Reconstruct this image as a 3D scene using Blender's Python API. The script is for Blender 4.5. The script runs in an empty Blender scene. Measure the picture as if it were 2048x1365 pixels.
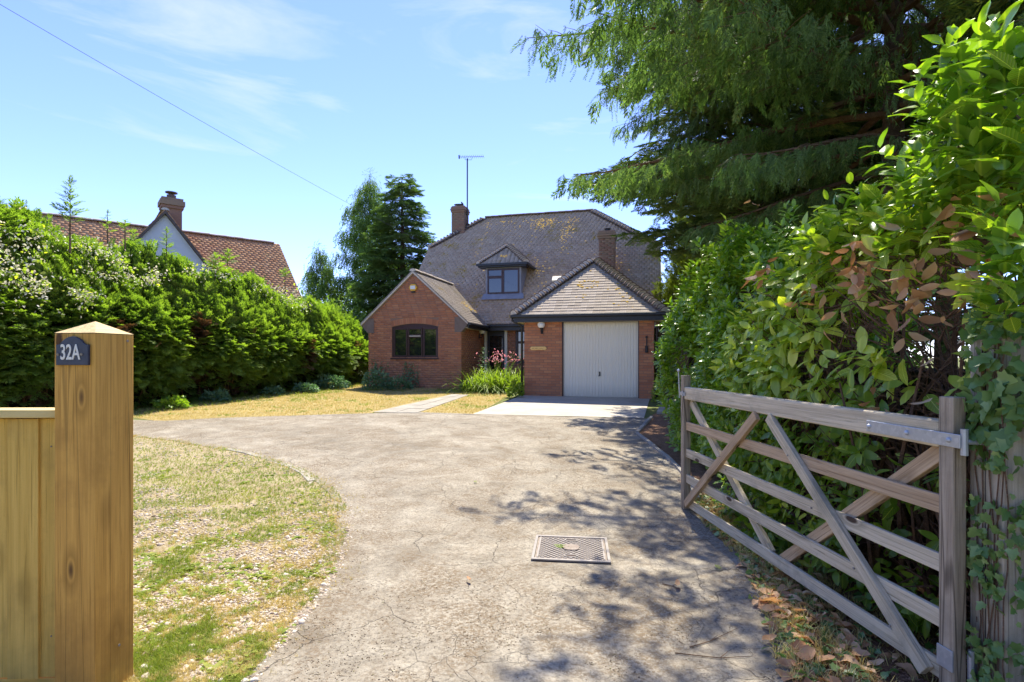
import bpy, bmesh, math, random
import numpy as np
from mathutils import Vector, Matrix
C = bpy.context.scene.collection
random.seed(7)
RNG = np.random.default_rng(11)
PI = math.pi
R = math.radians
# ------------------------------------------------------------------ camera, sky, sun, exposure
EYE = 1.5
FOC = 1080.0            # focal length in units of a 2048 px wide picture
scene = bpy.context.scene
cam_d = bpy.data.cameras.new('camera')
cam = bpy.data.objects.new('camera', cam_d)
C.objects.link(cam)
cam.location = (0, 0, EYE)
cam.rotation_euler = (PI/2, 0, 0)
cam_d.sensor_width = 36
cam_d.lens = FOC/2048*36
cam_d.shift_y = 32.5/2048
cam_d.clip_start = .05
cam_d.clip_end = 3000
scene.camera = cam
SUN_EL, SUN_AZ = R(61), R(8)       # azimuth measured clockwise from +Y
world = bpy.data.worlds.new('World')
scene.world = world
world.use_nodes = True
wt = world.node_tree
for n in list(wt.nodes): wt.nodes.remove(n)
def wn(t, **k):
    n = wt.nodes.new(t)
    for a, b in k.items(): setattr(n, a, b)
    return n
wo = wn('ShaderNodeOutputWorld'); bg = wn('ShaderNodeBackground')
sky = wn('ShaderNodeTexSky', sky_type='NISHITA', sun_disc=False, sun_elevation=SUN_EL, sun_rotation=SUN_AZ,
         altitude=900, air_density=.85, dust_density=.08, ozone_density=4.5)
wc = wn('ShaderNodeTexCoord'); wm = wn('ShaderNodeMapping'); wm.inputs['Scale'].default_value = (1.0, 1.0, 5.5)
nz = wn('ShaderNodeTexNoise'); nz.inputs['Scale'].default_value = 1.9; nz.inputs['Detail'].default_value = 9
nz.inputs['Roughness'].default_value = .58; nz.inputs['Distortion'].default_value = .7
cr = wn('ShaderNodeValToRGB'); cr.color_ramp.elements[0].position = .58; cr.color_ramp.elements[1].position = .78
cr.color_ramp.elements[0].color = (0, 0, 0, 1); cr.color_ramp.elements[1].color = (.5, .5, .5, 1)
wx = wn('ShaderNodeMix', data_type='RGBA')
wx.inputs['B'].default_value = (2.1, 2.15, 2.5, 1)
wt.links.new(wc.outputs['Generated'], wm.inputs['Vector']); wt.links.new(wm.outputs[0], nz.inputs['Vector'])
wt.links.new(nz.outputs['Fac'], cr.inputs['Fac']); wt.links.new(cr.outputs['Color'], wx.inputs['Factor'])
tn = wn('ShaderNodeMix', data_type='RGBA', blend_type='MULTIPLY'); tn.inputs['Factor'].default_value = 1; tn.inputs['B'].default_value = (.62, .565, .72, 1)
wt.links.new(sky.outputs[0], tn.inputs['A']); wt.links.new(tn.outputs['Result'], wx.inputs['A']); wt.links.new(wx.outputs['Result'], bg.inputs['Color'])
bg.inputs['Strength'].default_value = .15
wt.links.new(bg.outputs[0], wo.inputs[0])
sd = bpy.data.lights.new('sun', 'SUN'); sun = bpy.data.objects.new('sun', sd); C.objects.link(sun)
sd.energy = 2.85; sd.angle = R(.53); sd.color = (1, .94, .82)
sdir = Vector((math.sin(SUN_AZ)*math.cos(SUN_EL), math.cos(SUN_AZ)*math.cos(SUN_EL), math.sin(SUN_EL)))
sun.rotation_euler = sdir.to_track_quat('Z', 'Y').to_euler()
sun.location = (4, 10, 30)
vs = scene.view_settings
vs.view_transform = 'Standard'; vs.look = 'None'; vs.gamma = 1; vs.use_curve_mapping = False
vs.exposure = 1.9
scene.display_settings.display_device = 'sRGB'
# ------------------------------------------------------------------ helpers
def tag(o, label=None, cat=None, group=None, kind=None):
    if label: o['label'] = label
    if cat: o['category'] = cat
    if group: o['group'] = group
    if kind: o['kind'] = kind
    return o
def link(name, me, parent=None, mats=()):
    for m in mats: me.materials.append(m)
    o = bpy.data.objects.new(name, me)
    C.objects.link(o)
    if parent is not None: o.parent = parent
    return o
def empty(name, loc=(0, 0, 0), rz=0):
    o = bpy.data.objects.new(name, None); C.objects.link(o)
    o.location = loc; o.rotation_euler = (0, 0, rz); o.empty_display_size = .2
    return o
def np_mesh(name, V, F, smooth=False, mi=None):
    """V (n,3), F (m,k) arrays of one face size."""
    V = np.asarray(V, np.float32); F = np.asarray(F, np.int32)
    me = bpy.data.meshes.new(name)
    k = F.shape[1]; m = len(F)
    me.vertices.add(len(V)); me.vertices.foreach_set('co', V.ravel())
    me.loops.add(m*k); me.loops.foreach_set('vertex_index', F.ravel())
    me.polygons.add(m)
    me.polygons.foreach_set('loop_start', np.arange(0, m*k, k, dtype=np.int32))
    try: me.polygons.foreach_set('loop_total', np.full(m, k, np.int32))
    except Exception: pass
    if smooth: me.polygons.foreach_set('use_smooth', np.ones(m, bool))
    if mi is not None: me.polygons.foreach_set('material_index', np.asarray(mi, np.int32))
    me.update(calc_edges=True)
    return me
class MB:
    """collects polygons of any size"""
    def __init__(s): s.v = []; s.f = []; s.m = []
    def add(s, vs_, fs, mi=0):
        n = len(s.v); s.v += [tuple(p) for p in vs_]
        s.f += [[n+i for i in f] for f in fs]; s.m += [mi]*len(fs); return s
    def box(s, a, b, mi=0, bev=0):
        x0, y0, z0 = a; x1, y1, z1 = b
        return s.add([(x0,y0,z0),(x1,y0,z0),(x1,y1,z0),(x0,y1,z0),(x0,y0,z1),(x1,y0,z1),(x1,y1,z1),(x0,y1,z1)],
                     [(0,3,2,1),(4,5,6,7),(0,1,5,4),(1,2,6,5),(2,3,7,6),(3,0,4,7)], mi)
    def prism(s, poly, off, mi=0):
        """poly: 3D points in order, off: extrusion vector"""
        n = len(poly); off = Vector(off)
        P = [Vector(p) for p in poly]; Q = [p+off for p in P]
        nrm = Vector((0,0,0))
        for i in range(n): nrm += P[i].cross(P[(i+1) % n])
        up = nrm.dot(off) > 0
        a = list(range(n)); b = [n+i for i in range(n)]
        if up: fs = [a[::-1], b] + [(i, (i+1) % n, n+(i+1) % n, n+i) for i in range(n)]
        else: fs = [a, b[::-1]] + [((i+1) % n, i, n+i, n+(i+1) % n) for i in range(n)]
        return s.add(P+Q, fs, mi)
    def beam(s, a, b, w, h, up=(0,0,1), mi=0):
        """rectangular bar from a to b, w across, h along up"""
        a = Vector(a); b = Vector(b); d = (b-a).normalized(); up = Vector(up)
        sx = d.cross(up).normalized(); uu = sx.cross(d).normalized()
        q = [a+sx*i*w/2+uu*j*h/2 for i, j in ((-1,-1),(1,-1),(1,1),(-1,1))]
        return s.prism(q, b-a, mi)
    def tube(s, pts, r, n=8, mi=0, cap=True):
        pts = [Vector(p) for p in pts]; rs = r if isinstance(r, (list, tuple)) else [r]*len(pts)
        base = len(s.v); k = len(pts)
        prev = None
        for i, p in enumerate(pts):
            d = (pts[min(i+1, k-1)]-pts[max(i-1, 0)]).normalized()
            if prev is None:
                prev = d.orthogonal().normalized()
            sx = (prev-d*prev.dot(d)).normalized(); prev = sx; sy = d.cross(sx)
            for j in range(n):
                a = 2*PI*j/n
                s.v.append(tuple(p+(sx*math.cos(a)+sy*math.sin(a))*rs[i]))
        for i in range(k-1):
            for j in range(n):
                j2 = (j+1) % n
                s.f.append([base+i*n+j, base+i*n+j2, base+(i+1)*n+j2, base+(i+1)*n+j]); s.m.append(mi)
        if cap:
            s.f.append([base+j for j in range(n)][::-1]); s.m.append(mi)
            s.f.append([base+(k-1)*n+j for j in range(n)]); s.m.append(mi)
        return s
    def ball(s, c, r, n=12, m=8, mi=0, sz=1):
        base = len(s.v)
        for i in range(m+1):
            t = PI*i/m
            for j in range(n):
                a = 2*PI*j/n
                s.v.append((c[0]+r*math.sin(t)*math.cos(a), c[1]+r*math.sin(t)*math.sin(a), c[2]+r*sz*math.cos(t)))
        for i in range(m):
            for j in range(n):
                j2 = (j+1) % n
                s.f.append([base+i*n+j, base+(i+1)*n+j, base+(i+1)*n+j2, base+i*n+j2]); s.m.append(mi)
        return s
    def mesh(s, name, smooth=False):
        me = bpy.data.meshes.new(name); me.from_pydata(s.v, [], s.f)
        me.polygons.foreach_set('material_index', s.m)
        if smooth: me.polygons.foreach_set('use_smooth', [True]*len(s.f))
        me.update(); return me
    def build(s, name, mats, parent=None, smooth=False, bevel=0):
        if not isinstance(mats, (list, tuple)): mats = [mats]
        o = link(name, s.mesh(name, smooth), parent, mats)
        if bevel:
            b = o.modifiers.new('bevel', 'BEVEL'); b.width = bevel; b.segments = 2; b.limit_method = 'ANGLE'; b.harden_normals = False
        return o
def G(y):
    """ground height at distance y: level near the gate, climbing gently to the house"""
    y = np.asarray(y, float)
    a = .037*(np.clip(y, 3.6, 19)-4.5)
    t = np.clip((y-3.6)/1.8, 0, 1)
    return np.where(y < 5.4, .0333*t*t, a)
def Gf(y): return float(G(y))
def gp(px, py, dz=0):
    """ground point seen at a pixel of the photograph"""
    s = (py-715)/FOC; y = 3.0
    lo, hi = .3, 60.0
    for _ in range(50):
        y = (lo+hi)/2
        if EYE-s*y < Gf(y)+0: hi = y
        else: lo = y
    return Vector(((px-1024)/FOC*y, y, Gf(y)+dz))
def at(px, py, y): return Vector(((px-1024)/FOC*y, y, EYE+(715-py)/FOC*y))
# ------------------------------------------------------------------ materials
class NT:
    def __init__(s, name, rough=.8, spec=.3):
        s.m = bpy.data.materials.new(name); s.m.use_nodes = True; s.t = s.m.node_tree
        for n in list(s.t.nodes): s.t.nodes.remove(n)
        s.out = s.n('ShaderNodeOutputMaterial'); s.b = s.n('ShaderNodeBsdfPrincipled')
        s.L(s.b.outputs[0], s.out.inputs[0])
        s.b.inputs['Roughness'].default_value = rough; s.b.inputs['Specular IOR Level'].default_value = spec
        s.tc = s.n('ShaderNodeTexCoord'); s.obj = s.tc.outputs['Object']
    def n(s, t, **k):
        x = s.t.nodes.new(t)
        for a, b in k.items(): setattr(x, a, b)
        return x
    def L(s, a, b): s.t.links.new(a, b)
    def inp(s, node, key, v):
        if v is None: return
        if hasattr(v, 'is_linked') or isinstance(v, bpy.types.NodeSocket): s.L(v, node.inputs[key])
        else: node.inputs[key].default_value = v
    def map(s, scale=(1,1,1), rot=(0,0,0), loc=(0,0,0), src=None):
        m = s.n('ShaderNodeMapping'); m.inputs['Scale'].default_value = scale; m.inputs['Rotation'].default_value = rot; m.inputs['Location'].default_value = loc
        s.L(src or s.obj, m.inputs[0]); return m.outputs[0]
    def noise(s, scale, detail=4, rough=.55, dist=0, vec=None):
        x = s.n('ShaderNodeTexNoise'); s.L(vec or s.obj, x.inputs['Vector'])
        x.inputs['Scale'].default_value = scale; x.inputs['Detail'].default_value = detail
        x.inputs['Roughness'].default_value = rough; x.inputs['Distortion'].default_value = dist
        return x.outputs['Fac']
    def voro(s, scale, feature='F1', vec=None, out='Distance', rnd=1):
        x = s.n('ShaderNodeTexVoronoi', feature=feature); s.L(vec or s.obj, x.inputs['Vector'])
        x.inputs['Scale'].default_value = scale; x.inputs['Randomness'].default_value = rnd
        return x.outputs[out]
    def ramp(s, fac, *stops):
        r = s.n('ShaderNodeValToRGB'); e = r.color_ramp.elements
        while len(e) < len(stops): e.new(.5)
        for k, (p, c) in enumerate(stops):
            e[k].position = p
            if not isinstance(c, (tuple, list)): c = (c, c, c)
            e[k].color = (*c[:3], 1)
        s.L(fac, r.inputs[0]); return r.outputs[0]
    def math(s, op, a, b=None, clamp=False):
        x = s.n('ShaderNodeMath', operation=op, use_clamp=clamp)
        s.inp(x, 0, a); s.inp(x, 1, b); return x.outputs[0]
    def mix(s, fac, a, b, mode='MIX'):
        x = s.n('ShaderNodeMix', data_type='RGBA', blend_type=mode)
        for k, v in (('Factor', fac), ('A', a), ('B', b)):
            if isinstance(v, (tuple, list)): v = (*v[:3], 1)
            s.inp(x, k, v)
        return x.outputs['Result']
    def island(s):
        """a random number per piece, whether the piece is a loose island or an object of its own"""
        g = s.n('ShaderNodeNewGeometry'); o = s.n('ShaderNodeObjectInfo')
        a = s.math('ADD', g.outputs['Random Per Island'], o.outputs['Random'])
        return s.math('FRACT', s.math('MULTIPLY', a, 7.31))
    def bump(s, h, strength=.3, dist=.01):
        b = s.n('ShaderNodeBump'); b.inputs['Strength'].default_value = strength; b.inputs['Distance'].default_value = dist
        s.L(h, b.inputs['Height']); s.L(b.outputs[0], s.b.inputs['Normal']); return b
    def color(s, c):
        if isinstance(c, (tuple, list)): c = (*c[:3], 1)
        s.inp(s.b, 'Base Color', c); s.col = c; return s
    def leafy(s, amount=.35, tint=(1.0, 1.0, .45)):
        """thin leaf: part of the light passes through"""
        tr = s.n('ShaderNodeBsdfTranslucent'); mx = s.n('ShaderNodeMixShader'); mx.inputs[0].default_value = amount
        c = s.mix(1.0, s.col, (*[min(3, t*1.9) for t in tint],), 'MULTIPLY')
        s.L(c, tr.inputs[0]); s.L(s.b.outputs[0], mx.inputs[1]); s.L(tr.outputs[0], mx.inputs[2]); s.L(mx.outputs[0], s.out.inputs[0])
        return s
def plain(name, c, rough=.7, spec=.3, metal=0, var=.12, scale=9, bump=.1):
    m = NT(name, rough, spec)
    n = m.noise(scale, 5, .6)
    m.color(m.mix(n, tuple(x*(1-var*1.6) for x in c), tuple(min(1, x*(1+var*1.6)) for x in c)))
    m.b.inputs['Metallic'].default_value = metal
    if bump: m.bump(m.noise(scale*9, 3), bump, .004)
    return m.m
def leafmat(name, stops, rough=.5, spec=.3, amount=.35, tint=(.95, 1.0, .35), patch=.6, var=2.2, vein=False):
    m = NT(name, rough, spec)
    r = m.island(); big = m.noise(patch, 3)
    f = m.math('ADD', m.math('MULTIPLY', r, .62), m.math('MULTIPLY', m.math('SUBTRACT', big, .31), 1.0), True)
    c = m.ramp(f, *stops)
    if vein:
        sp = m.n('ShaderNodeSeparateXYZ'); m.L(m.obj, sp.inputs[0]); ay = m.math('ABSOLUTE', sp.outputs[1])
        c = m.mix(m.ramp(ay, (.004, .55), (.014, 0)), c, tuple(min(1, x*2.2+.03) for x in stops[-1][1]))
        w = m.math('SINE', m.math('MULTIPLY', m.math('ADD', sp.outputs[0], m.math('MULTIPLY', ay, -.9)), 62.0)); m.bump(w, .25, .02)
        c = m.mix(m.ramp(w, (.86, 0), (1, .18)), c, tuple(min(1, x*1.7) for x in stops[-1][1]))
    m.color(c); m.leafy(amount, tint)
    return m.m
M = {}
def brickmat(name, cs, weather=.35):
    m = NT(name, .88, .15)
    r = m.island()
    c = m.ramp(r, *[(i/(len(cs)-1), k) for i, k in enumerate(cs)])
    n = m.noise(26, 5, .7); c = m.mix(m.math('MULTIPLY', n, .45), c, (.33, .18, .11))
    w = m.noise(1.3, 4, .6); wf = m.ramp(w, (.45, 0), (.75, weather))
    c = m.mix(wf, c, (.29, .18, .125))
    m.color(c); m.bump(m.noise(90, 4, .7), .5, .004); return m.m
M['brick'] = brickmat('brick_red', [(.36, .14, .075), (.45, .175, .088), (.52, .205, .10), (.40, .165, .09), (.56, .26, .13), (.48, .19, .09)])
M['brick_old'] = brickmat('brick_lichened', [(.24, .14, .095), (.28, .165, .11), (.22, .17, .11), (.30, .23, .15)], .7)
M['mortar'] = plain('mortar_brown', (.27, .175, .13), .95, .1)
def tilemat(name, cs, moss, mosscol=((.42, .27, .03), (.30, .22, .05))):
    m = NT(name, .9, .15)
    r = m.island()
    c = m.ramp(r, *[(i/(len(cs)-1), k) for i, k in enumerate(cs)])
    n = m.noise(22, 5, .7); c = m.mix(m.ramp(n, (.52, 0), (.72, .5)), c, (.68, .60, .51))
    st = m.noise(1.0, 5, .65, vec=m.map((1.5, .8, .8))); c = m.mix(m.ramp(st, (.5, 0), (.7, .35)), c, (.27, .215, .17))
    a = m.noise(1.1, 6, .72, .4, vec=m.map(loc=(3.1, 1.7, .4))); b = m.noise(14, 4, .7)
    f = m.math('MULTIPLY', m.ramp(a, (moss, 0), (moss+.07, 1)), m.ramp(b, (.44, 0), (.54, 1)))
    c = m.mix(f, c, m.mix(m.noise(3, 2), *mosscol))
    m.color(c); m.bump(m.noise(60, 4, .7), .6, .006); return m.m
M['tile'] = tilemat('roof_tile_brown', [(0.396, 0.296, 0.204), (0.430, 0.326, 0.231), (0.456, 0.352, 0.252), (0.413, 0.309, 0.217), (0.490, 0.387, 0.283), (0.439, 0.335, 0.239)], .56)
M['tile_mossy'] = tilemat('roof_tile_mossy', [(0.328, 0.269, 0.206), (0.385, 0.323, 0.249), (0.426, 0.361, 0.288), (0.361, 0.298, 0.237)], .60)
M['tile_red'] = tilemat('roof_tile_red', [(0.426, 0.200, 0.089), (0.526, 0.280, 0.132), (0.370, 0.175, 0.085), (0.582, 0.340, 0.170)], .56, ((0.246, 0.170, 0.043), (0.168, 0.130, 0.043)))
M['bonnet'] = plain('bonnet_tile_dark', (.13, .10, .085), .9, .15, var=.3, scale=14, bump=.5)
M['bonnet_mortar'] = plain('hip_mortar', (.60, .54, .45), .95, .1, var=.25, scale=20)
M['moss'] = plain('moss_orange', (.56, .36, .05), .95, .05, var=.45, scale=18, bump=.8)
M['black'] = plain('black_plastic', (.016, .016, .018), .42, .5, var=.1)
M['iron'] = plain('black_iron', (.02, .02, .022), .5, .5)
M['rosewood'] = plain('dark_brown_frame', (.052, .02, .018), .38, .45, var=.25, scale=30)
M['cream'] = plain('cream_paint', (.80, .74, .58), .5, .35, var=.06)
M['white'] = plain('white_paint', (.78, .77, .74), .5, .35, var=.04)
M['soffit'] = plain('soffit_cream', (.6, .52, .38), .7, .2)
M['kneeler'] = plain('kneeler_render', (.20, .155, .13), .9, .1, var=.2)
M['lead'] = plain('lead_sheet', (.27, .28, .31), .5, .4, var=.2, scale=4)
M['globe'] = plain('opal_globe', (.80, .78, .72), .18, .5, var=.02, bump=0)
M['yellow'] = plain('alarm_yellow', (.75, .42, .03), .4, .4, var=.06)
M['render_white'] = plain('white_render', (.66, .65, .63), .9, .15, var=.1, scale=2)
M['gold'] = plain('varnished_plaque', (.80, .50, .16), .35, .4, var=.2, scale=25)
M['plaque_ink'] = plain('plaque_lettering', (.16, .06, .015), .6, .2)
M['curtain'] = plain('pale_curtain', (.5, .5, .47), .9, .1)
gl = NT('window_glass', .03, .8); gl.color((.012, .015, .014)); gl.b.inputs['Coat Weight'].default_value = .6
gl.b.inputs['Coat Roughness'].default_value = .02
gl.bump(gl.noise(1.7, 2), .06, .02); M['glass'] = gl.m
gm = NT('galvanised_steel', .42, .5); gm.color(gm.mix(gm.voro(55, out='Color'), (.40, .42, .45), (.52, .54, .57))); gm.b.inputs['Metallic'].default_value = .55
M['galv'] = gm.m
def garagedoor():
    m = NT('garage_door_paint', .45, .35)
    n = m.noise(1.6, 5, .6); s = m.n('ShaderNodeSeparateXYZ'); m.L(m.obj, s.inputs[0])
    c = m.mix(n, (.76, .71, .56), (.84, .79, .66))
    d = m.math('MULTIPLY', m.ramp(s.outputs[2], (0, 1), (.35, 0)), m.noise(5, 5, .7))
    c = m.mix(m.math('MULTIPLY', d, .7), c, (.42, .38, .31))
    m.color(c); return m.m
M['gdoor'] = garagedoor()
def wood(name, a, b, axis=2, knots=True, knotcol=(.11, .055, .022), gr=1.0, rough=.75, stain=None, crack=0):
    m = NT(name, rough, .2)
    sc = [110, 110, 110]; sc[axis] = 2.2
    o = m.n('ShaderNodeObjectInfo')
    off = m.n('ShaderNodeVectorMath', operation='ADD'); k = m.n('ShaderNodeCombineXYZ')
    rr = m.math('MULTIPLY', o.outputs['Random'], 13.0)
    for i in range(3): m.L(rr, k.inputs[i])
    m.L(m.obj, off.inputs[0]); m.L(k.outputs[0], off.inputs[1]); src = off.outputs[0]
    ks = [6, 6, 6]; ks[axis] = 2.2
    kv = m.voro(1, vec=m.map(tuple(ks), src=src))
    wrp = m.n('ShaderNodeVectorMath', operation='SCALE'); m.L(src, wrp.inputs[0])
    g = m.noise(1, 6, .62, .6, vec=m.map(tuple(sc), src=src))
    sc2 = [16, 16, 16]; sc2[axis] = .8
    g2 = m.noise(1, 4, .6, 1.3, vec=m.map(tuple(sc2), src=src))
    f = m.math('ADD', m.math('MULTIPLY', g, .55*gr), m.math('MULTIPLY', g2, .6))
    c = m.ramp(f, (.36, a), (.74, b))
    lines = m.ramp(g, (.33, .6), (.42, 0)); c = m.mix(lines, c, tuple(x*.6 for x in a))
    if stain:
        st = m.noise(2.3, 5, .65, vec=src); c = m.mix(m.ramp(st, (.5, 0), (.68, .75)), c, stain)
    if knots:
        kk = m.ramp(kv, (.085, 1), (.135, 0)); c = m.mix(kk, c, knotcol)
        ring = m.ramp(kv, (.13, .0), (.17, .5), (.30, 0)); c = m.mix(ring, c, tuple(x*.6 for x in a))
    if crack:
        cs_ = [9, 9, 9]; cs_[axis] = .28
        cc = m.voro(1, 'DISTANCE_TO_EDGE', vec=m.map(tuple(cs_), src=src)); c = m.mix(m.ramp(cc, (.006, crack), (.02, 0)), c, (.02, .012, .006))
    fs = m.noise(1, 3, .7, vec=m.map((230, 230, 230), src=src)); c = m.mix(m.ramp(fs, (.60, 0), (.72, .35)), c, tuple(x*.5 for x in a))
    m.color(c); m.bump(m.math('ADD', g, m.math('MULTIPLY', g2, .6)), .8, .005); return m.m
M['newpost'] = wood('treated_post', (0.454, 0.230, 0.044), (0.756, 0.431, 0.100), crack=.35, stain=(0.400, 0.211, 0.048))
M['newboard'] = wood('treated_board', (0.530, 0.328, 0.064), (0.784, 0.519, 0.132), stain=(0.456, 0.294, 0.076))
M['gatewood'] = wood('weathered_oak', (0.326, 0.258, 0.160), (0.673, 0.567, 0.391), axis=0, gr=1.2, stain=(0.224, 0.206, 0.154), knotcol=(0.071, 0.046, 0.031))
M['gatewood_z'] = wood('weathered_oak_upright', (.27, .215, .15), (.52, .45, .34), axis=2, gr=1.2, stain=(.28, .24, .16), crack=.35, knotcol=(.07, .045, .03))
M['gatewood_red'] = wood('weathered_oak_brown', (.31, .20, .105), (.60, .43, .26), axis=0, gr=1.1, knotcol=(.07, .04, .025))
M['fencewood'] = wood('brown_fence_board', (.09, .06, .035), (.19, .13, .08), knots=False)
M['newboard_x'] = wood('treated_board_length', (0.530, 0.328, 0.064), (0.784, 0.519, 0.132), axis=0, stain=(0.456, 0.294, 0.076))
M['capwood_x'] = wood('pale_capping', (.56, .42, .15), (.70, .56, .25), axis=0, knots=False)
M['gatewood_z_x'] = wood('weathered_oak_stile', (.20, .145, .09), (.44, .355, .25), axis=0, gr=1.2, stain=(.2, .17, .12), crack=.6, knotcol=(.07, .045, .03))
M['fencewood_x'] = wood('brown_board', (.10, .065, .04), (.22, .15, .09), axis=0, knots=False)
# ground materials
def drivemat():
    m = NT('worn_asphalt', .93, .12)
    a = m.noise(.55, 6, .6); b = m.noise(3.2, 7, .68, .5); d = m.noise(42, 5, .8); e = m.noise(130, 3, .8)
    c = m.ramp(m.math('ADD', m.math('MULTIPLY', a, .5), m.math('MULTIPLY', b, .5)), (.36, (.19, .163, .122)), (.5, (.31, .272, .208)), (.64, (.43, .385, .30)))
    c = m.mix(m.ramp(d, (.38, .75), (.54, 0)), c, (.13, .112, .085))
    c = m.mix(m.ramp(e, (.56, 0), (.7, .5)), c, (.48, .44, .38))
    # brown crumbs gathered in drifts
    k = m.noise(1.7, 8, .78, .8, vec=m.map(loc=(7, 3, 0))); k2 = m.noise(46, 6, .85)
    f = m.math('MULTIPLY', m.ramp(k, (.43, 0), (.58, 1)), m.ramp(k2, (.45, 0), (.54, .9)))
    c = m.mix(f, c, m.mix(m.noise(9, 3), (.12, .088, .058), (.20, .145, .085)))
    w = m.n('ShaderNodeTexNoise'); w.inputs['Scale'].default_value = 2.6; w.inputs['Detail'].default_value = 5; m.L(m.obj, w.inputs[0])
    mv = m.n('ShaderNodeMix', data_type='VECTOR'); mv.inputs['Factor'].default_value = .30; m.L(m.obj, mv.inputs[4]); m.L(w.outputs['Color'], mv.inputs[5])
    cr1 = m.voro(2.1, 'DISTANCE_TO_EDGE', vec=mv.outputs[1]); cr2 = m.voro(6.5, 'DISTANCE_TO_EDGE', vec=mv.outputs[1])
    msk = m.ramp(m.noise(.9, 3), (.44, 0), (.58, 1)); msk2 = m.ramp(m.noise(1.4, 3, vec=m.map(loc=(2, 8, 0))), (.50, 0), (.6, 1))
    cf = m.math('MULTIPLY', m.ramp(cr1, (.0, .6), (.005, .0)), msk); cf2 = m.math('MULTIPLY', m.ramp(cr2, (.0, .35), (.012, 0)), msk2)
    cf = m.math('MAXIMUM', cf, cf2); c = m.mix(cf, c, (.10, .082, .066))
    m.color(c)
    h = m.math('SUBTRACT', m.math('ADD', m.math('MULTIPLY', d, .7), m.math('MULTIPLY', b, 2.0)), m.math('MULTIPLY', cf, 2.0))
    m.bump(h, .8, .012); return m.m
M['drive'] = drivemat()
def soil(name, a, b, c3, scale=5, bumpd=.02):
    m = NT(name, .97, .06)
    n = m.noise(scale, 8, .7, .3); k = m.noise(scale*11, 5, .8)
    c = m.ramp(n, (.34, a), (.66, b)); c = m.mix(m.ramp(k, (.5, 0), (.62, .8)), c, c3)
    m.color(c); m.bump(m.math('ADD', n, k), .7, bumpd); return m.m
M['soil'] = soil('dry_soil', (.15, .11, .07), (.26, .20, .13), (.34, .28, .19))
M['mulch'] = soil('brown_mulch', (.14, .075, .045), (.27, .155, .09), (.38, .25, .15), 7)
M['strawsoil'] = soil('parched_turf', (.24, .18, .07), (.40, .31, .135), (.46, .38, .19), 3)
M['land'] = soil('distant_grassland', (.10, .12, .04), (.16, .17, .06), (.2, .2, .08), .6)
M['verge'] = soil('gravelly_turf', (.23, .175, .09), (.38, .31, .19), (.46, .39, .27), 3)
M['concrete'] = soil('pale_concrete', (.37, .33, .265), (.50, .46, .385), (.40, .35, .27), 1.6, .005)
M['slab'] = soil('paving_slab', (.29, .265, .22), (.40, .37, .31), (.25, .22, .17), 3, .005)
M['kerb'] = soil('edging_stone', (.30, .265, .215), (.42, .385, .32), (.22, .19, .15), 6, .008)
# ------------------------------------------------------------------ ground
def sheet(name, pts, mat, dz, ystep=.5, parent=None):
    """a flush sheet on the ground following its slope; pts = outline in plan"""
    bm = bmesh.new()
    vs_ = [bm.verts.new((p[0], p[1], 0)) for p in pts]; f = bm.faces.new(vs_)
    if f.normal.z < 0: f.normal_flip()
    bmesh.ops.recalc_face_normals(bm, faces=bm.faces)
    y0 = min(p[1] for p in pts); y1 = max(p[1] for p in pts)
    y = math.ceil(y0/ystep)*ystep
    while y < min(y1, 21):
        bmesh.ops.bisect_plane(bm, geom=bm.verts[:]+bm.edges[:]+bm.faces[:], plane_co=(0, y, 0), plane_no=(0, 1, 0)); y += ystep
    bmesh.ops.triangulate(bm, faces=bm.faces)
    for v in bm.verts: v.co.z = Gf(v.co.y)+dz
    for f in bm.faces:
        if f.normal.z < 0: f.normal_flip()
    me = bpy.data.meshes.new(name); bm.to_mesh(me); bm.free()
    
    return link(name, me, parent, [mat])
def smooth(pts, n=4, closed=False):
    """Catmull-Rom through the points"""
    P = [Vector((p[0], p[1], 0)) for p in pts]; out = []
    for i in range(len(P)-1):
        a = P[max(i-1, 0)]; b = P[i]; c = P[i+1]; d = P[min(i+2, len(P)-1)]
        for k in range(n):
            t = k/n
            out.append(.5*((2*b)+(c-a)*t+(2*a-5*b+4*c-d)*t*t+(3*b-a-3*c+d)*t**3))
    out.append(P[-1]); return out
gv = []
gys = [-400, -60, -10, 0, 3.6, 4, 4.4, 4.8, 5.2]+[5.4+i*.5 for i in range(28)]+[19.4, 30, 60, 200, 900]
gxs = [-900, -60, -14, 14, 60, 900]
gv = [(x, y, Gf(y)) for y in gys for x in gxs]
gf = [(j*6+i, j*6+i+1, (j+1)*6+i+1, (j+1)*6+i) for j in range(len(gys)-1) for i in range(5)]
gnd = link('ground', np_mesh('ground', gv, gf), None, [M['land']]); tag(gnd, kind='structure')
L_ = lambda q: [tuple(gp(*p)[:2]) for p in q]
edgeL = L_([(445, 1365), (535, 1265), (600, 1195), (645, 1130), (672, 1060), (672, 1010), (648, 975), (600, 944), (540, 922), (470, 903), (400, 892), (330, 881), (270, 874)])
edgeR = L_([(1300, 839), (1275, 868), (1305, 893), (1340, 922), (1372, 955), (1395, 1000), (1425, 1050), (1490, 1110), (1545, 1180), (1575, 1260), (1610, 1365)])
sm_edgeL = smooth(edgeL); sm_edgeR = smooth(edgeR)
wob = lambda pts, a: [(p[0]+random.uniform(-a, a), p[1]+random.uniform(-a, a)) for p in pts]
far = L_([(1290, 838), (1120, 834), (950, 829), (830, 825), (650, 830), (430, 837), (330, 843)])
drive_poly = [(-1.35, 1.2), (-1.3, -1), (1.4, -1), (1.5, 1.2)] + wob([tuple(p[:2]) for p in sm_edgeR][::-1], .012) + far + \
    [(-8.4, 11.0), (-9.3, 10.6), (-9.6, 8.6)] + wob([tuple(p[:2]) for p in sm_edgeL][::-1], .02)
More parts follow.
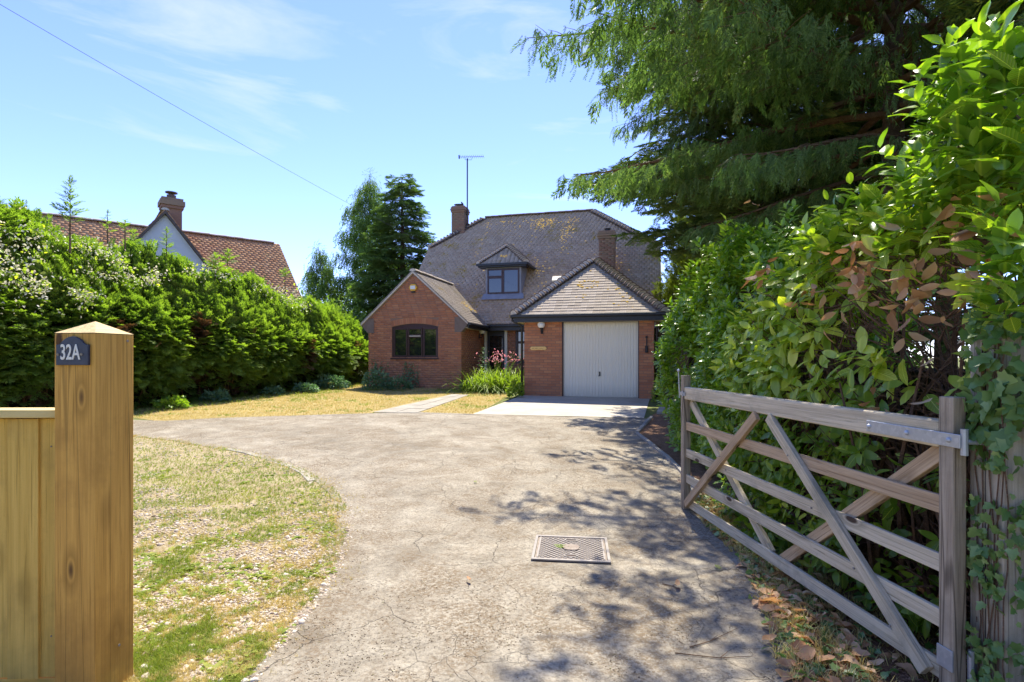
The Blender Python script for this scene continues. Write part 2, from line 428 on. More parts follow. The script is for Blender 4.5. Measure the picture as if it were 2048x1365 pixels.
dv = sheet('driveway', drive_poly, M['drive'], .008); tag(dv, kind='structure')
verge_poly = [(-9.6, 8.7)] + [(p[0]-.0, p[1]) for p in edgeL[::-1]] + [(-1.35, 1.2), (-1.6, -1), (-9.6, -1)]
vg = sheet('verge_ground', [(p[0]+.12*(1 if i not in (0, len(verge_poly)-1, len(verge_poly)-2) else 0), p[1]) for i, p in enumerate(verge_poly)], M['verge'], .004); tag(vg, kind='structure')
bedr = L_([(1300, 836), (1270, 868), (1340, 925), (1372, 958), (1395, 1000), (1425, 1050), (1490, 1110), (1545, 1180), (1575, 1260), (1610, 1365)])
bed_poly = [(p[0]-.05, p[1]) for p in bedr] + [(1.5, 1.0), (1.5, -1), (6, -1), (7, 14.6), (4.6, 14.6)]
bd = sheet('planting_bed_soil', bed_poly, M['mulch'], .004); tag(bd, kind='structure')
lawn_poly = L_([(330, 845), (430, 838), (650, 831), (830, 826), (950, 830)]) + [(-.1, 15.2), (-.4, 18.9), (-1.0, 19.2), (-6.3, 20.5), (-8, 20.5), (-9.3, 12.0)]
lw = sheet('lawn_ground', lawn_poly, M['strawsoil'], .004); tag(lw, kind='structure')
apron = L_([(945, 829.5), (1047, 793.5), (1306, 798.5), (1288, 837.5)])
ap = sheet('concrete_apron', [apron[0], (apron[1][0], apron[1][1]+.3), (apron[2][0], apron[2][1]+.3), apron[3]], M['concrete'], .012); tag(ap, kind='structure')
# kerb edging, each stone its own piece
def edging(name, pts, length, w, h, mat, dz=.02, label=None, gap=.012):
    root = empty(name, (pts[0][0], pts[0][1], Gf(pts[0][1]))); tag(root, kind='structure')
    P = [Vector((p[0], p[1], 0)) for p in pts]; acc = []; d = 0
    seg = [(P[i], P[i+1]) for i in range(len(P)-1)]
    tot = sum((b-a).length for a, b in seg)
    def along(t):
        for a, b in seg:
            l = (b-a).length
            if t <= l: return a.lerp(b, t/l)
            t -= l
        return P[-1]
    t = 0; i = 0
    while t < tot-.05:
        L = length*random.uniform(.9, 1.1); a = along(t); b = along(min(tot, t+L-gap))
        mb = MB(); za, zb = Gf(a.y), Gf(b.y); hh = h+random.uniform(-.008, .008)
        A = Vector((a.x, a.y, za+dz-h/2+random.uniform(-.006, .006)))-root.location; B = Vector((b.x, b.y, zb+dz-h/2+random.uniform(-.006, .006)))-root.location
        mb.beam(A, B, w, hh); mb.build(name+'_stone' if False else 'edging_stone', mat, root, bevel=.006)
        t += L; i += 1
    return root
edging('right_edging', L_([(1303, 836), (1274, 868)]), .5, .06, .14, M['kerb'], .045)
edging('right_edging', L_([(1274, 869), (1305, 893), (1340, 922), (1372, 955), (1396, 1003)]), .6, .05, .14, M['kerb'], .04)
edging('curved_edging', [tuple(p[:2]) for p in smooth(L_([(420, 893), (490, 906), (555, 925), (605, 945), (632, 975)]), 3)], .45, .09, .12, M['kerb'], .009)
edging('straight_edging', L_([(600, 834), (800, 826), (950, 830)]), .9, .05, .1, M['kerb'], .012)
# paving slabs of the path to the front door and by the garage
def slabs(name, quad, nu, nv, dz=.02):
    a, b, c, d = [Vector((*q, 0)) for q in quad]     # a-b near edge, d-c far edge
    root = empty(name, (a.x, a.y, Gf(a.y))); tag(root, kind='structure')
    for i in range(nu):
        for j in range(nv):
            g = .012
            def P(s, t):
                q = a.lerp(b, s).lerp(d.lerp(c, s), t); return Vector((q.x, q.y, Gf(q.y)+dz+random.uniform(-.004, .004)))
            q = [P((i+g)/nu, (j+g)/nv), P((i+1-g)/nu, (j+g)/nv), P((i+1-g)/nu, (j+1-g)/nv), P((i+g)/nu, (j+1-g)/nv)]
            MB().prism([p-root.location for p in q], (0, 0, -.05)).build('paving_slab', M['slab'], root)
    return root
slabs('front_path', L_([(745, 826), (835, 827), (938, 791), (905, 790)]), 2, 6, .016)
slabs('side_path', L_([(1313, 829), (1372, 831), (1366, 803), (1325, 801)]), 2, 3, .05)
# inspection cover in the drive
mcq = [gp(1063, 1129.5), gp(1217.5, 1136.5), gp(1211, 1076), gp(1078, 1070.5)]
mc0 = sum(mcq, Vector())/4; mdir = (mcq[1]-mcq[0]+mcq[2]-mcq[3]); ma = math.atan2(mdir.y, mdir.x)
mc = empty('inspection_cover', (mc0.x, mc0.y, Gf(mc0.y)+.012), ma)
tag(mc, 'rusty iron inspection cover with diamond tread set in the driveway', 'manhole cover')
M['rustiron'] = soil('worn_iron', (.19, .145, .115), (.32, .27, .22), (.40, .35, .30), 12, .003)
M['brightiron'] = plain('polished_iron', (.27, .235, .20), .6, .4, metal=0, var=.25, scale=20)
W2, D2 = .29, .27
f = MB()
for a, b in (((-W2, -D2, 0), (W2, -D2+.03, .012)), ((-W2, D2-.03, 0), (W2, D2, .012)), ((-W2, -D2+.03, 0), (-W2+.022, D2-.03, .012)), ((W2-.022, -D2+.03, 0), (W2, D2-.03, .012))): f.box(a, b)
f.build('frame', M['brightiron'], mc, bevel=.002)
MB().box((-W2+.026, -D2+.034, -.02), (W2-.026, D2-.034, .004)).build('lid', M['rustiron'], mc)
f = MB(); n = 13
w_, d_ = W2-.05, D2-.045
for sgn in (1, -1):
    for i in range(-n-2, n+3):
        c = i*.042; pts = []
        # line x*sgn + y = c clipped to the lid
        xs = []
        for x in (-w_, w_):
            y = c-sgn*x
            if -d_ <= y <= d_: xs.append((x, y))
        for y in (-d_, d_):
            x = sgn*(c-y)
            if -w_ < x < w_: xs.append((x, y))
        if len(xs) >= 2:
            a, b = xs[0], xs[1]
            for (p0, p1) in ((a, b),):
                f.beam((p0[0], p0[1], .0065+.0004*sgn), (p1[0], p1[1], .0065+.0004*sgn), .006, .006)
f.build('tread_pattern', M['brightiron'], mc)
MB().box((-w_-.012, -d_, .0), (-w_, d_, .011)).build('tread_border', M['brightiron'], mc)
MB().box((w_, -d_, .0), (w_+.012, d_, .011)).build('tread_border', M['brightiron'], mc)
def disc(mb, cx, cy, rx, ry, z0, z1, n=20, sq=1.0):
    pts = []
    for k in range(n):
        a = 2*PI*k/n; c, s = math.cos(a), math.sin(a)
        pts.append((cx+rx*math.copysign(abs(c)**sq, c), cy+ry*math.copysign(abs(s)**sq, s), z0))
    mb.prism(pts, (0, 0, z1-z0)); return mb
disc(MB(), 0, 0, .062, .062, .004, .016, sq=.7).build('badge', M['rustiron'], mc)
for sy in (-.17, .17):
    rg = disc(MB(), 0, sy, .055, .028, .004, .0125).build('lifting_eye', M['brightiron'], mc)
    disc(MB(), 0, sy, .042, .017, .0125, .0140).build('eye_hole', plain('eye_brown', (.09, .055, .035), .9), rg)  # dark brown disc standing for the hole in the lifting eye
    MB().beam((-.04, sy, .016), (.04, sy, .016), .006, .005).build('lifting_bar', M['brightiron'], rg)
# ------------------------------------------------------------------ the brick house
TH = math.atan(1080/4270); H0 = .38
house = empty('house', (.356, 15.4, H0), -TH)
tag(house, 'red brick chalet house with steep mossy tiled roof, dormer and attached garage', 'house')
def P(name, mb, mat, parent=house, **k): return mb.build(name, mat, parent, **k)
BL, BH, BJ = .215, .065, .0105
def bricks(wallobj, mat, spans, w0, w1, origin, ax, nrm, individual=False, proud=.007):
    """stretcher bond courses. spans(w)->[(a,b)] along ax; origin + ax*a + z*w; nrm outwards"""
    ax = Vector(ax); nrm = Vector(nrm); origin = Vector(origin)
    V = []; F = []; w = w0; k = 0
    shared = {}
    while w < w1-.02:
        for (a, b) in spans(w+BH/2):
            x = a-(.1125 if k % 2 else 0)
            while x < b-.01:
                x0 = max(a, x); x1 = min(b, x+BL); x += BL+BJ
                if x1-x0 < .03: continue
                pr = proud+random.uniform(-.0015, .0025)
                if individual:
                    key = round(x1-x0, 3)
                    if key not in shared:
                        l = x1-x0; m = MB(); e = .003
                        m.add([Vector((0, 0, 0)), Vector((l, 0, 0)), Vector((l, 0, BH)), Vector((0, 0, BH)),
                               Vector((e, -proud, e)), Vector((l-e, -proud, e)), Vector((l-e, -proud, BH-e)), Vector((e, -proud, BH-e))],
                              [(4,5,6,7),(0,1,5,4),(1,2,6,5),(2,3,7,6),(3,0,4,7)])
                        shared[key] = m.mesh('brick'); shared[key].materials.append(mat)
                    o = bpy.data.objects.new('brick', shared[key]); C.objects.link(o); o.parent = wallobj
                    p = origin+ax*x0; o.location = (p.x, p.y-(pr-proud), origin.z+w)
                else:
                    p0 = origin+ax*x0+Vector((0, 0, w)); p1 = origin+ax*x1+Vector((0, 0, w)); up = Vector((0, 0, BH)); e = .003
                    n = len(V); q = nrm*pr
                    V += [p0, p1, p1+up, p0+up, p0+q+ax*e+Vector((0,0,e)), p1+q-ax*e+Vector((0,0,e)), p1+up+q-ax*e-Vector((0,0,e)), p0+up+q+ax*e-Vector((0,0,e))]
                    F += [(n+4, n+5, n+6, n+7), (n, n+1, n+5, n+4), (n+1, n+2, n+6, n+5), (n+2, n+3, n+7, n+6), (n+3, n, n+4, n+7)]
        w += BH+BJ; k += 1
    if not individual and V:
        o = link('brick', np_mesh('brick', [tuple(v) for v in V], F), wallobj, [mat]); tag(o, kind='stuff'); return o
def minus(span, holes):
    out = [span]
    for h in holes:
        nx = []
        for a, b in out:
            if h[1] <= a or h[0] >= b: nx.append((a, b)); continue
            if h[0] > a: nx.append((a, h[0]))
            if h[1] < b: nx.append((h[1], b))
        out = nx
    return out
def eq_rows(s0, x0, x1, ss, mb, mat): pass
# garage walls
GU, DU0, DU1, DW = 3.57, 1.107, 3.155, 2.10
g = MB()
g.box((.0, 0, -.3), (DU0-.03, .22, 2.34)); g.box((DU1+.03, 0, -.3), (GU, .22, 2.34)); g.box((DU0-.03, 0, DW+.05), (DU1+.03, .22, 2.34))
g.box((0, .22, -.3), (.22, 3.8, 2.34)); g.box((GU-.22, .22, -.3), (GU, 3.8, 2.34))
gw = P('garage_wall', g, M['mortar'])
bricks(gw, M['brick'], lambda w: minus((0.0, GU), [(DU0-.03, DU1+.03)] if w < DW+.05 else []), 0, 2.27, (0, 0, 0), (1, 0, 0), (0, -1, 0), True)
bricks(gw, M['brick'], lambda w: [(0, 3.78)], 0, 2.27, (GU, 0, 0), (0, 1, 0), (1, 0, 0))
bricks(gw, M['brick'], lambda w: [(0, 3.78)], 0, 2.27, (0, 3.78, 0), (0, -1, 0), (-1, 0, 0))
# garage door
gd = P('garage_door', MB().box((DU0, .09, .02), (DU1, .12, DW)), M['gdoor'])
nr = 25
rib = MB()
pw = (DU1-DU0-.06)/nr
me_r = MB().prism([(0.006, 0, 0), (.014, -.013, 0), (pw-.014, -.013, 0), (pw-.006, 0, 0)], (0, 0, DW-.07)).mesh('rib'); me_r.materials.append(M['gdoor'])
for i in range(nr):
    o = bpy.data.objects.new('rib', me_r); C.objects.link(o); o.parent = gd; o.location = (DU0+.03+i*pw, .09, .045)
fr = MB(); fr.box((DU0-.03, .03, 0), (DU0, .14, DW+.03)); fr.box((DU1, .03, 0), (DU1+.03, .14, DW+.03)); fr.box((DU0, .03, DW), (DU1, .14, DW+.03)); fr.box((DU0-.025, .015, DW+.03), (DU1+.025, .15, DW+.048), 1)
P('door_frame', fr, [M['rosewood'], M['soffit']])
hd = MB(); hd.box((2.10, .055, .60), (2.14, .077, .72)); hd.tube([(2.12, .075, .62), (2.12, .03, .62), (2.09, .02, .60)], .012, 8); hd.build('handle', M['iron'], gd)
# bay gable
BU0, BU1, BV = -5.67, -2.39, 1.35
mid = (BU0+BU1)/2; RW = 3.93; EW = 2.22; OV = .25
slope = (RW-EW)/((BU1-BU0)/2+OV)
gh = lambda u: RW-.06-abs(u-mid)*slope
WU0, WU1, WW0, WW1 = -4.81, -3.18, 1.10, 2.12
arch = lambda u: WW1+.10*(1-((u-(WU0+WU1)/2)/((WU1-WU0)/2))**2)
g = MB()
g.prism([(BU0, BV, -.3), (BU0, BV, gh(BU0)), (WU0, BV, gh(WU0)), (WU0, BV, -.3)], (0, .22, 0))
g.prism([(WU1, BV, -.3), (WU1, BV, gh(WU1)), (BU1, BV, gh(BU1)), (BU1, BV, -.3)], (0, .22, 0))
g.prism([(WU0, BV, -.3), (WU0, BV, WW0), (WU1, BV, WW0), (WU1, BV, -.3)], (0, .22, 0))
ua = [WU0+(WU1-WU0)*i/10 for i in range(11)]
g.prism([(u, BV, arch(u)) for u in ua] + [(WU1, BV, gh(WU1)), (mid, BV, gh(mid)), (WU0, BV, gh(WU0))], (0, .22, 0))
g.box((BU0, BV+.22, -.3), (BU0+.2, 3.9, 2.3)); g.box((BU1-.2, BV+.22, -.3), (BU1, 3.82, 2.3))
bw = P('gable_wall', g, M['mortar'])
def bspan(w):
    lim = (RW-.10-w)/slope
    a, b = max(BU0, mid-lim), min(BU1, mid+lim)
    if b-a < .1: return []
    holes = []
    if WW0 < w < WW1: holes = [(WU0-.002, WU1+.002)]
    if WW1 <= w < WW1+.27:
        hw = (WU1-WU0)/2+.02; holes = [(mid+.035-hw, mid+.035+hw)]
    return minus((a, b), holes)
bricks(bw, M['brick'], bspan, 0, RW, (0, BV, 0), (1, 0, 0), (0, -1, 0))
bricks(bw, M['brick'], lambda w: [(0, 2.45)], 0, 2.25, (BU1, BV, 0), (0, 1, 0), (1, 0, 0))
# soldier course arch
for i in range(23):
    t = (i+.5)/23; u = WU0+(WU1-WU0)*t; a = -(t-.5)*.32
    mb = MB().box((-.031, -.012, .0), (.031, .0, .19)); o = mb.build('arch_brick', M['brick'], bw); o.location = (u, BV-.002, arch(u)+.008); o.rotation_euler = (0, -a, 0)
# kneelers
for sgn, ue in ((-1, BU0), (1, BU1)):
    k = [(ue, 1.92), (ue+sgn*.10, 2.02), (ue+sgn*.2, 2.12), (ue+sgn*.2, 2.24), (ue+sgn*.0, 2.40), (ue-sgn*.21, 2.40), (ue-sgn*.21, 1.92)]
    P('kneeler', MB().prism([(a, BV-.03, b) for a, b in k], (0, .25, 0)), M['kneeler'])
# bay window
def casement(root, u0, u1, w0, w1, v, fw=.05, fr_='frame', depth=.06, mat=None, curtain=False):
    m = MB(); m.box((u0, v-depth, w0), (u0+fw, v, w1)); m.box((u1-fw, v-depth, w0), (u1, v, w1)); m.box((u0+fw, v-depth, w0), (u1-fw, v, w0+fw)); m.box((u0+fw, v-depth, w1-fw), (u1-fw, v, w1))
    P(fr_, m, mat or M['rosewood'], root, bevel=.004)
    P('pane', MB().box((u0+fw, v-.03, w0+fw), (u1-fw, v-.024, w1-fw)), M['glass'], root)
win = P('bay_window', MB().box((WU0, BV+.03, WW0), (WU0+.04, BV+.1, WW1)).box((WU1-.04, BV+.03, WW0), (WU1, BV+.1, WW1)).box((WU0+.04, BV+.03, WW1-.04), (WU1-.04, BV+.1, WW1)).box((WU0+.04, BV+.03, WW0), (WU1-.04, BV+.1, WW0+.03)), M['rosewood'])
a0 = WU0+.04; a3 = WU1-.04; w3 = (a3-a0)/3
casement(win, a0, a0+w3-.02, WW0+.03, WW1-.04, BV+.09)
casement(win, a0+2*w3+.02, a3, WW0+.03, WW1-.04, BV+.09)
casement(win, a0+w3, a0+2*w3, WW1-.30, WW1-.04, BV+.075, .045)
casement(win, a0+w3, a0+2*w3, WW0+.03, WW1-.31, BV+.09, .045)
P('arch_panel', MB().prism([(u, BV+.03, arch(u)-.005) for u in ua]+[(WU1, BV+.03, WW1), (WU0, BV+.03, WW1)], (0, .05, 0)), M['rosewood'], win)
P('sill', MB().box((WU0-.03, BV-.06, WW0-.045), (WU1+.03, BV+.1, WW0)), M['rosewood'], win, bevel=.005)
P('window_trim', MB().box((a0+w3+.06, BV+.0, WW1-.315), (a0+2*w3-.06, BV+.02, WW1-.295)), M['cream'], win)
# porch wall
MV = 3.8
g = MB(); g.box((BU1-.0, MV, -.3), (BU1+.03, MV+.2, 2.4)); g.box((-1.5, MV, -.3), (-1.2, MV+.2, 2.4)); g.box((-.5, MV, -.3), (0.0, MV+.2, 2.4)); g.box((-1.2, MV, -.3), (-.5, MV+.2, .9)); g.box((-1.2, MV, 2.12), (-.5, MV+.2, 2.4)); g.box((-2.36, MV, 2.2), (-1.5, MV+.2, 2.4))
pw_ = P('porch_wall', g, M['mortar'])
bricks(pw_, M['brick'], lambda w: minus((-1.5, 0), [(-1.2, -.5)] if .9 < w < 2.12 else []), 0, 2.3, (0, MV, 0), (1, 0, 0), (0, -1, 0))
MB().box((-6.5, 3.8, -.3), (3.6, 3.9, .02)).build('plinth', M['mortar'], house) if False else None
dr = P('front_door', MB().box((-2.27, MV+.05, .02), (-1.6, MV+.09, 2.09)), M['iron'])
P('door_surround', MB().box((-2.36, MV-.03, 0), (-2.27, MV+.12, 2.18)).box((-1.6, MV-.03, 0), (-1.5, MV+.12, 2.18)).box((-2.27, MV-.03, 2.09), (-1.6, MV+.12, 2.18)).box((-2.27, MV-.03, -.02), (-1.6, MV+.12, .06)), M['cream'], bevel=.006)
for i in range(3):
    for j in range(3):
        P('pane', MB().box((-2.17+i*.16, MV+.035, .62+j*.43), (-2.02+i*.16, MV+.05, 1.03+j*.43)), M['glass'], dr)
MB().tube([(-1.68, MV+.04, 1.0), (-1.68, MV-.0, 1.0), (-1.76, MV-.01, 1.0)], .011, 6).build('handle', M['brightiron'], dr)
sw = P('side_window', MB().box((-1.2, MV+.02, .9), (-1.15, MV+.1, 2.12)).box((-.55, MV+.02, .9), (-.5, MV+.1, 2.12)).box((-1.15, MV+.02, 2.07), (-.55, MV+.1, 2.12)).box((-1.15, MV+.02, .9), (-.55, MV+.1, .95)), M['rosewood'])
casement(sw, -1.15, -.55, .95, 1.65, MV+.1, .04); casement(sw, -1.15, -.55, 1.66, 2.07, MV+.1, .04)
# gable ends and rear of the main body
RU0, RU1, RV, RTW, RE, MP = -5.79, 3.85, 8.2, 7.35, 2.3, 1.0745
def mw(v): return RE+(v-3.5)*MP if v < RV else RE+(2*RV-3.5-v)*MP
for u0, hv in ((-5.55, 6.77), (3.35, 6.34)):
    hv2 = 2*RV-hv
    P('end_wall', MB().prism([(u0, 3.9, -.3), (u0, 3.9, mw(3.9)-.06), (u0, hv, mw(hv)-.08), (u0, hv2, mw(hv)-.08), (u0, 12.6, mw(12.6)-.06), (u0, 12.6, -.3)], (.24, 0, 0)), M['brick_old'])
P('rear_wall', MB().box((-5.3, 12.4, -.3), (3.34, 12.6, 2.4)), M['brick_old'])
# ---- roofs
def tiles(roofobj, mat, Pe, ex, eu, fn, L, gauge=.142, tw=.18, individual=False, lift=.038, th=.024):
    """Pe point on the eave line, ex along the eave, eu up the slope; fn(t)->(a,b)"""
    Pe = Vector(Pe); ex = Vector(ex).normalized(); eu = Vector(eu).normalized(); en = ex.cross(eu).normalized()
    V = []; F = []; t = 0; k = 0; shared = {}
    while t < L-.03:
        a, b = fn(t+gauge*.5)
        if b-a > .05:
            x = a-(tw/2 if k % 2 else 0)
            while x < b-.01:
                x0 = max(a, x)+.0007; x1 = min(b, x+tw)-.0007; x += tw
                if x1-x0 < .02: continue
                lf = lift+random.uniform(-.002, .003); dt = random.uniform(-.003, .003)
                lo = t-.012+dt; hi = min(t+gauge+.02, L+.02)
                p = [Pe+ex*x0+eu*lo+en*(lf-th), Pe+ex*x1+eu*lo+en*(lf-th+random.uniform(-.002, .003)), Pe+ex*x1+eu*hi+en*.0, Pe+ex*x0+eu*hi+en*.0]
                q = [v+en*th for v in p]
                if individual:
                    m = MB(); o0 = p[0]; m.add([v-o0 for v in p+q], [(4,5,6,7),(0,1,5,4),(1,2,6,5),(2,3,7,6),(3,0,4,7)])
                    o = link('roof_tile', m.mesh('roof_tile'), roofobj, [mat]); o.location = o0
                else:
                    n = len(V); V += [tuple(v) for v in p+q]; F += [(n+4,n+5,n+6,n+7),(n,n+1,n+5,n+4),(n+1,n+2,n+6,n+5),(n+3,n,n+4,n+7)]
        t += gauge; k += 1
    if V:
        o = link('roof_tile', np_mesh('roof_tile', V, F), roofobj, [mat]); tag(o, kind='stuff'); return o
def bonnet_mesh():
    """arched hip tile, narrow at the head, lying along +X, mouth filled with mortar"""
    m = MB(); n = 7; V0 = []; V1 = []; th = .014
    for k in range(n+1):
        a = PI*(.08+.84*k/n)
        V0.append((0, .17*math.cos(a), .15*math.sin(a)-.03)); V1.append((.26, .12*math.cos(a), .06*math.sin(a)-.03))
    o0 = [(x, y*1.1, z+th*1.6) for x, y, z in V0]; o1 = [(x, y*1.1, z+th) for x, y, z in V1]
    m.v = V0+V1+o0+o1; N = n+1
    for k in range(n):
        m.f.append([2*N+k, 3*N+k, 3*N+k+1, 2*N+k+1]); m.m.append(0)
        m.f.append([k, 2*N+k, 2*N+k+1, k+1]); m.m.append(0)
    m.f.append(list(range(N))[::-1]); m.m.append(1)
    m.f.append([0, N, 3*N, 2*N]); m.m.append(0); m.f.append([n, 2*N+n, 3*N+n, N+n]); m.m.append(0)
    me = m.mesh('bonnet'); me.materials.append(M['bonnet']); me.materials.append(M['bonnet_mortar']); return me
bon = bonnet_mesh()
def hip(roofobj, A, B, step, name='bonnet_tile', me=None, sc=1, tilt=.22, lift=.02):
    A = Vector(A); B = Vector(B); d = (B-A); L = d.length; d.normalize()
    y = Vector((0, 0, 1)).cross(d).normalized(); z = d.cross(y)
    n = int(L/step)
    for i in range(n):
        o = bpy.data.objects.new(name, me or bon); C.objects.link(o); o.parent = roofobj
        mt = Matrix((d, y, z)).transposed().to_4x4()
        mt = Matrix.Translation(A+d*(i*step)+Vector((0, 0, lift+random.uniform(-.004, .004)))) @ mt @ Matrix.Rotation(tilt+random.uniform(-.03, .03), 4, 'Y') @ Matrix.Scale(sc, 4)
        o.matrix_local = mt
def ridge_mesh(L=.3, r=.12):
    m = MB(); n = 7; V = []
    for x in (0, L):
        for k in range(n+1):
            a = PI*k/n; V.append((x, r*math.cos(a), .72*r*math.sin(a)-.035))
    W = [(x+(.0), y*1.12, z+.014) for x, y, z in V]; N = n+1; m.v = V+W
    for k in range(n): m.f.append([2*N+k, 3*N+k, 3*N+k+1, 2*N+k+1]); m.m.append(0)
    for s in (0, 1):
        for k in range(n):
            q = [s*N+k, (2+s)*N+k, (2+s)*N+k+1, s*N+k+1]; m.f.append(q if s == 0 else q[::-1]); m.m.append(0)
        q = list(range(s*N, s*N+N)); m.f.append(q[::-1] if s == 0 else q); m.m.append(1)
    me = m.mesh('ridge'); return me
rm = ridge_mesh(); rm.materials.append(M['bonnet']); rm.materials.append(M['bonnet_mortar'])
rm2 = ridge_mesh(.3, .105); rm2.materials.append(M['tile_mossy']); rm2.materials.append(M['bonnet_mortar'])
# main roof
hl, hr = 6.77, 6.34
A_ = [(RU0, 3.5), (RU1, 3.5), (RU1, hr), (1.08, RV), (-3.66, RV), (RU0, hl)]
mr = MB()
p3 = lambda u, v, d=0: Vector((u, v, mw(v)-d))
mr.prism([p3(u, v) for u, v in A_], Vector((0, .06, -.06)))
mr.prism([p3(u, 2*RV-v) for u, v in A_][::-1], Vector((0, -.06, -.06)))
mr.prism([p3(RU1, hr), p3(RU1, 2*RV-hr), p3(1.08, RV)], (-.05, 0, -.06)); mr.prism([p3(RU0, 2*RV-hl), p3(RU0, hl), p3(-3.66, RV)], (.05, 0, -.06))
roof = P('roof', mr, M['tile'])
SL = math.sqrt(1+MP*MP)
def mspan(t):
    v = 3.5+t/SL
    a = RU0 if v < hl else RU0+(v-hl)/(RV-hl)*(-3.66-RU0)
    b = RU1 if v < hr else RU1-(v-hr)/(RV-hr)*(RU1-1.08)
    return a, b
tiles(roof, M['tile'], (0, 3.5, RE), (1, 0, 0), (0, 1, MP), mspan, (RV-3.5)*SL, lift=.046, th=.034)
tiles(roof, M['tile'], (0, 2*RV-3.5, RE), (-1, 0, 0), (0, -1, MP), lambda t: (-mspan(t)[1], -mspan(t)[0]), (RV-3.5)*SL, gauge=.25, tw=.36)
# end hips
def hipend(u_e, hv, ur, sgn):
    w0 = mw(hv); dz = RTW-w0; du = abs(ur-u_e); L = math.hypot(dz, du)
    tiles(roof, M['tile'], (u_e, RV, w0), (0, sgn, 0), (-sgn*du, 0, dz), lambda t: (-(RV-hv)*(1-t/L), (RV-hv)*(1-t/L)), L)
hipend(RU1, hr, 1.08, 1); hipend(RU0, hl, -3.66, -1)
hip(roof, (RU0, hl, mw(hl)), (-3.66, RV, RTW), .16, sc=1.1, tilt=.3); hip(roof, (RU1, hr, mw(hr)), (1.08, RV, RTW), .16, sc=1.1, tilt=.3)
hip(roof, (-3.66, RV, RTW+.02), (1.2, RV, RTW+.02), .3, 'ridge_tile', rm, 1, 0, .03)
P('verge', MB().prism([p3(RU1-.02, 3.5, .02), p3(RU1-.02, hr, .02), p3(RU1-.02, hr, .14), p3(RU1-.02, 3.5, .14)], (.05, 0, 0)).prism([p3(RU0-.03, 3.5, .02), p3(RU0-.03, hl, .02), p3(RU0-.03, hl, .14), p3(RU0-.03, 3.5, .14)], (.05, 0, 0)), M['bonnet_mortar'], roof)
# gable (bay) roof
GR = empty('x')  # placeholder replaced below
bpy.data.objects.remove(GR)
bu0, bu1 = BU0-OV, BU1+OV; vb = 5.04+.1
SB = math.hypot(1, slope)
gr = MB()
gr.prism([(bu1, BV-.06, EW), (bu1, 3.6, EW), (mid, vb, RW), (mid, BV-.06, RW)], (0, 0, -.05)); gr.prism([(mid, BV-.06, RW), (mid, vb, RW), (bu0, 3.6, EW), (bu0, BV-.06, EW)], (0, 0, -.05))
gro = P('gable_roof', gr, M['tile_mossy'])
Lb = (mid-bu0)*SB
def bay_right(t): return -(BV-.09), 0
# on the right slope eave runs along +v ; ends where the main roof begins
tiles(gro, M['tile_mossy'], (bu1, 0, EW), (0, 1, 0), (-1, 0, slope), lambda t: (BV-.09, 3.5+((EW+t/SB*slope)-RE)/MP+.05), Lb, gauge=.115, tw=.17)
tiles(gro, M['tile_mossy'], (bu0, 0, EW), (0, -1, 0), (1, 0, slope), lambda t: (-(3.5+((EW+t/SB*slope)-RE)/MP), -(BV-.09)), Lb, gauge=.115, tw=.17)
hip(gro, (mid, BV-.09, RW+.01), (mid, 5.12, RW+.01), .3, 'ridge_tile', rm2, 1, 0, .03)
for sgn, ue in ((-1, bu0), (1, bu1)):
    P('verge', MB().prism([(mid, BV-.085, RW+.0), (ue, BV-.085, EW+.0), (ue, BV-.085, EW-.05), (mid, BV-.085, RW-.06)], (0, .07, 0)), M['bonnet_mortar'], gro)
# garage roof
ge, g0, g1, gv0, gA, gW = 2.3, -.25, 3.85, -.28, (1.8, 1.77), 4.12
gm_ = (gW-ge)/2.05; SG = math.hypot(1, gm_)
q = MB(); q.prism([(g0, gv0, ge), (g1, gv0, ge), (gA[0], gA[1], gW)], (0, .02, -.05)); q.prism([(g1, gv0, ge), (g1, 3.6, ge), (gA[0], 5.19, gW), (gA[0], gA[1], gW)], (-.02, 0, -.05)); q.prism([(gA[0], gA[1], gW), (gA[0], 5.19, gW), (g0, 3.6, ge), (g0, gv0, ge)], (.02, 0, -.05))
grf = P('garage_roof', q, M['tile_mossy'])
tiles(grf, M['tile_mossy'], (0, gv0, ge), (1, 0, 0), (0, 1, gm_), lambda t: (g0+t/SG, g1-t/SG), 2.05*SG, gauge=.128, individual=True)
tiles(grf, M['tile_mossy'], (g1, 0, ge), (0, 1, 0), (-1, 0, gm_), lambda t: (gv0+t/SG, 3.5+((ge+t/SG*gm_)-RE)/MP), 2.05*SG, gauge=.128)
tiles(grf, M['tile_mossy'], (g0, 0, ge), (0, -1, 0), (1, 0, gm_), lambda t: (-(3.5+((ge+t/SG*gm_)-RE)/MP), -(gv0+t/SG)), 2.05*SG, gauge=.128)
hs = math.sqrt(2+gm_**2)/SG*.128
hip(grf, (g0, gv0, ge), (*gA, gW), hs, sc=1.05, tilt=.3); hip(grf, (g1, gv0, ge), (*gA, gW), hs, sc=1.05, tilt=.3)
hip(grf, (gA[0], gA[1], gW+.01), (gA[0], 5.1, gW+.01), .3, 'ridge_tile', rm2, 1, 0, .03)
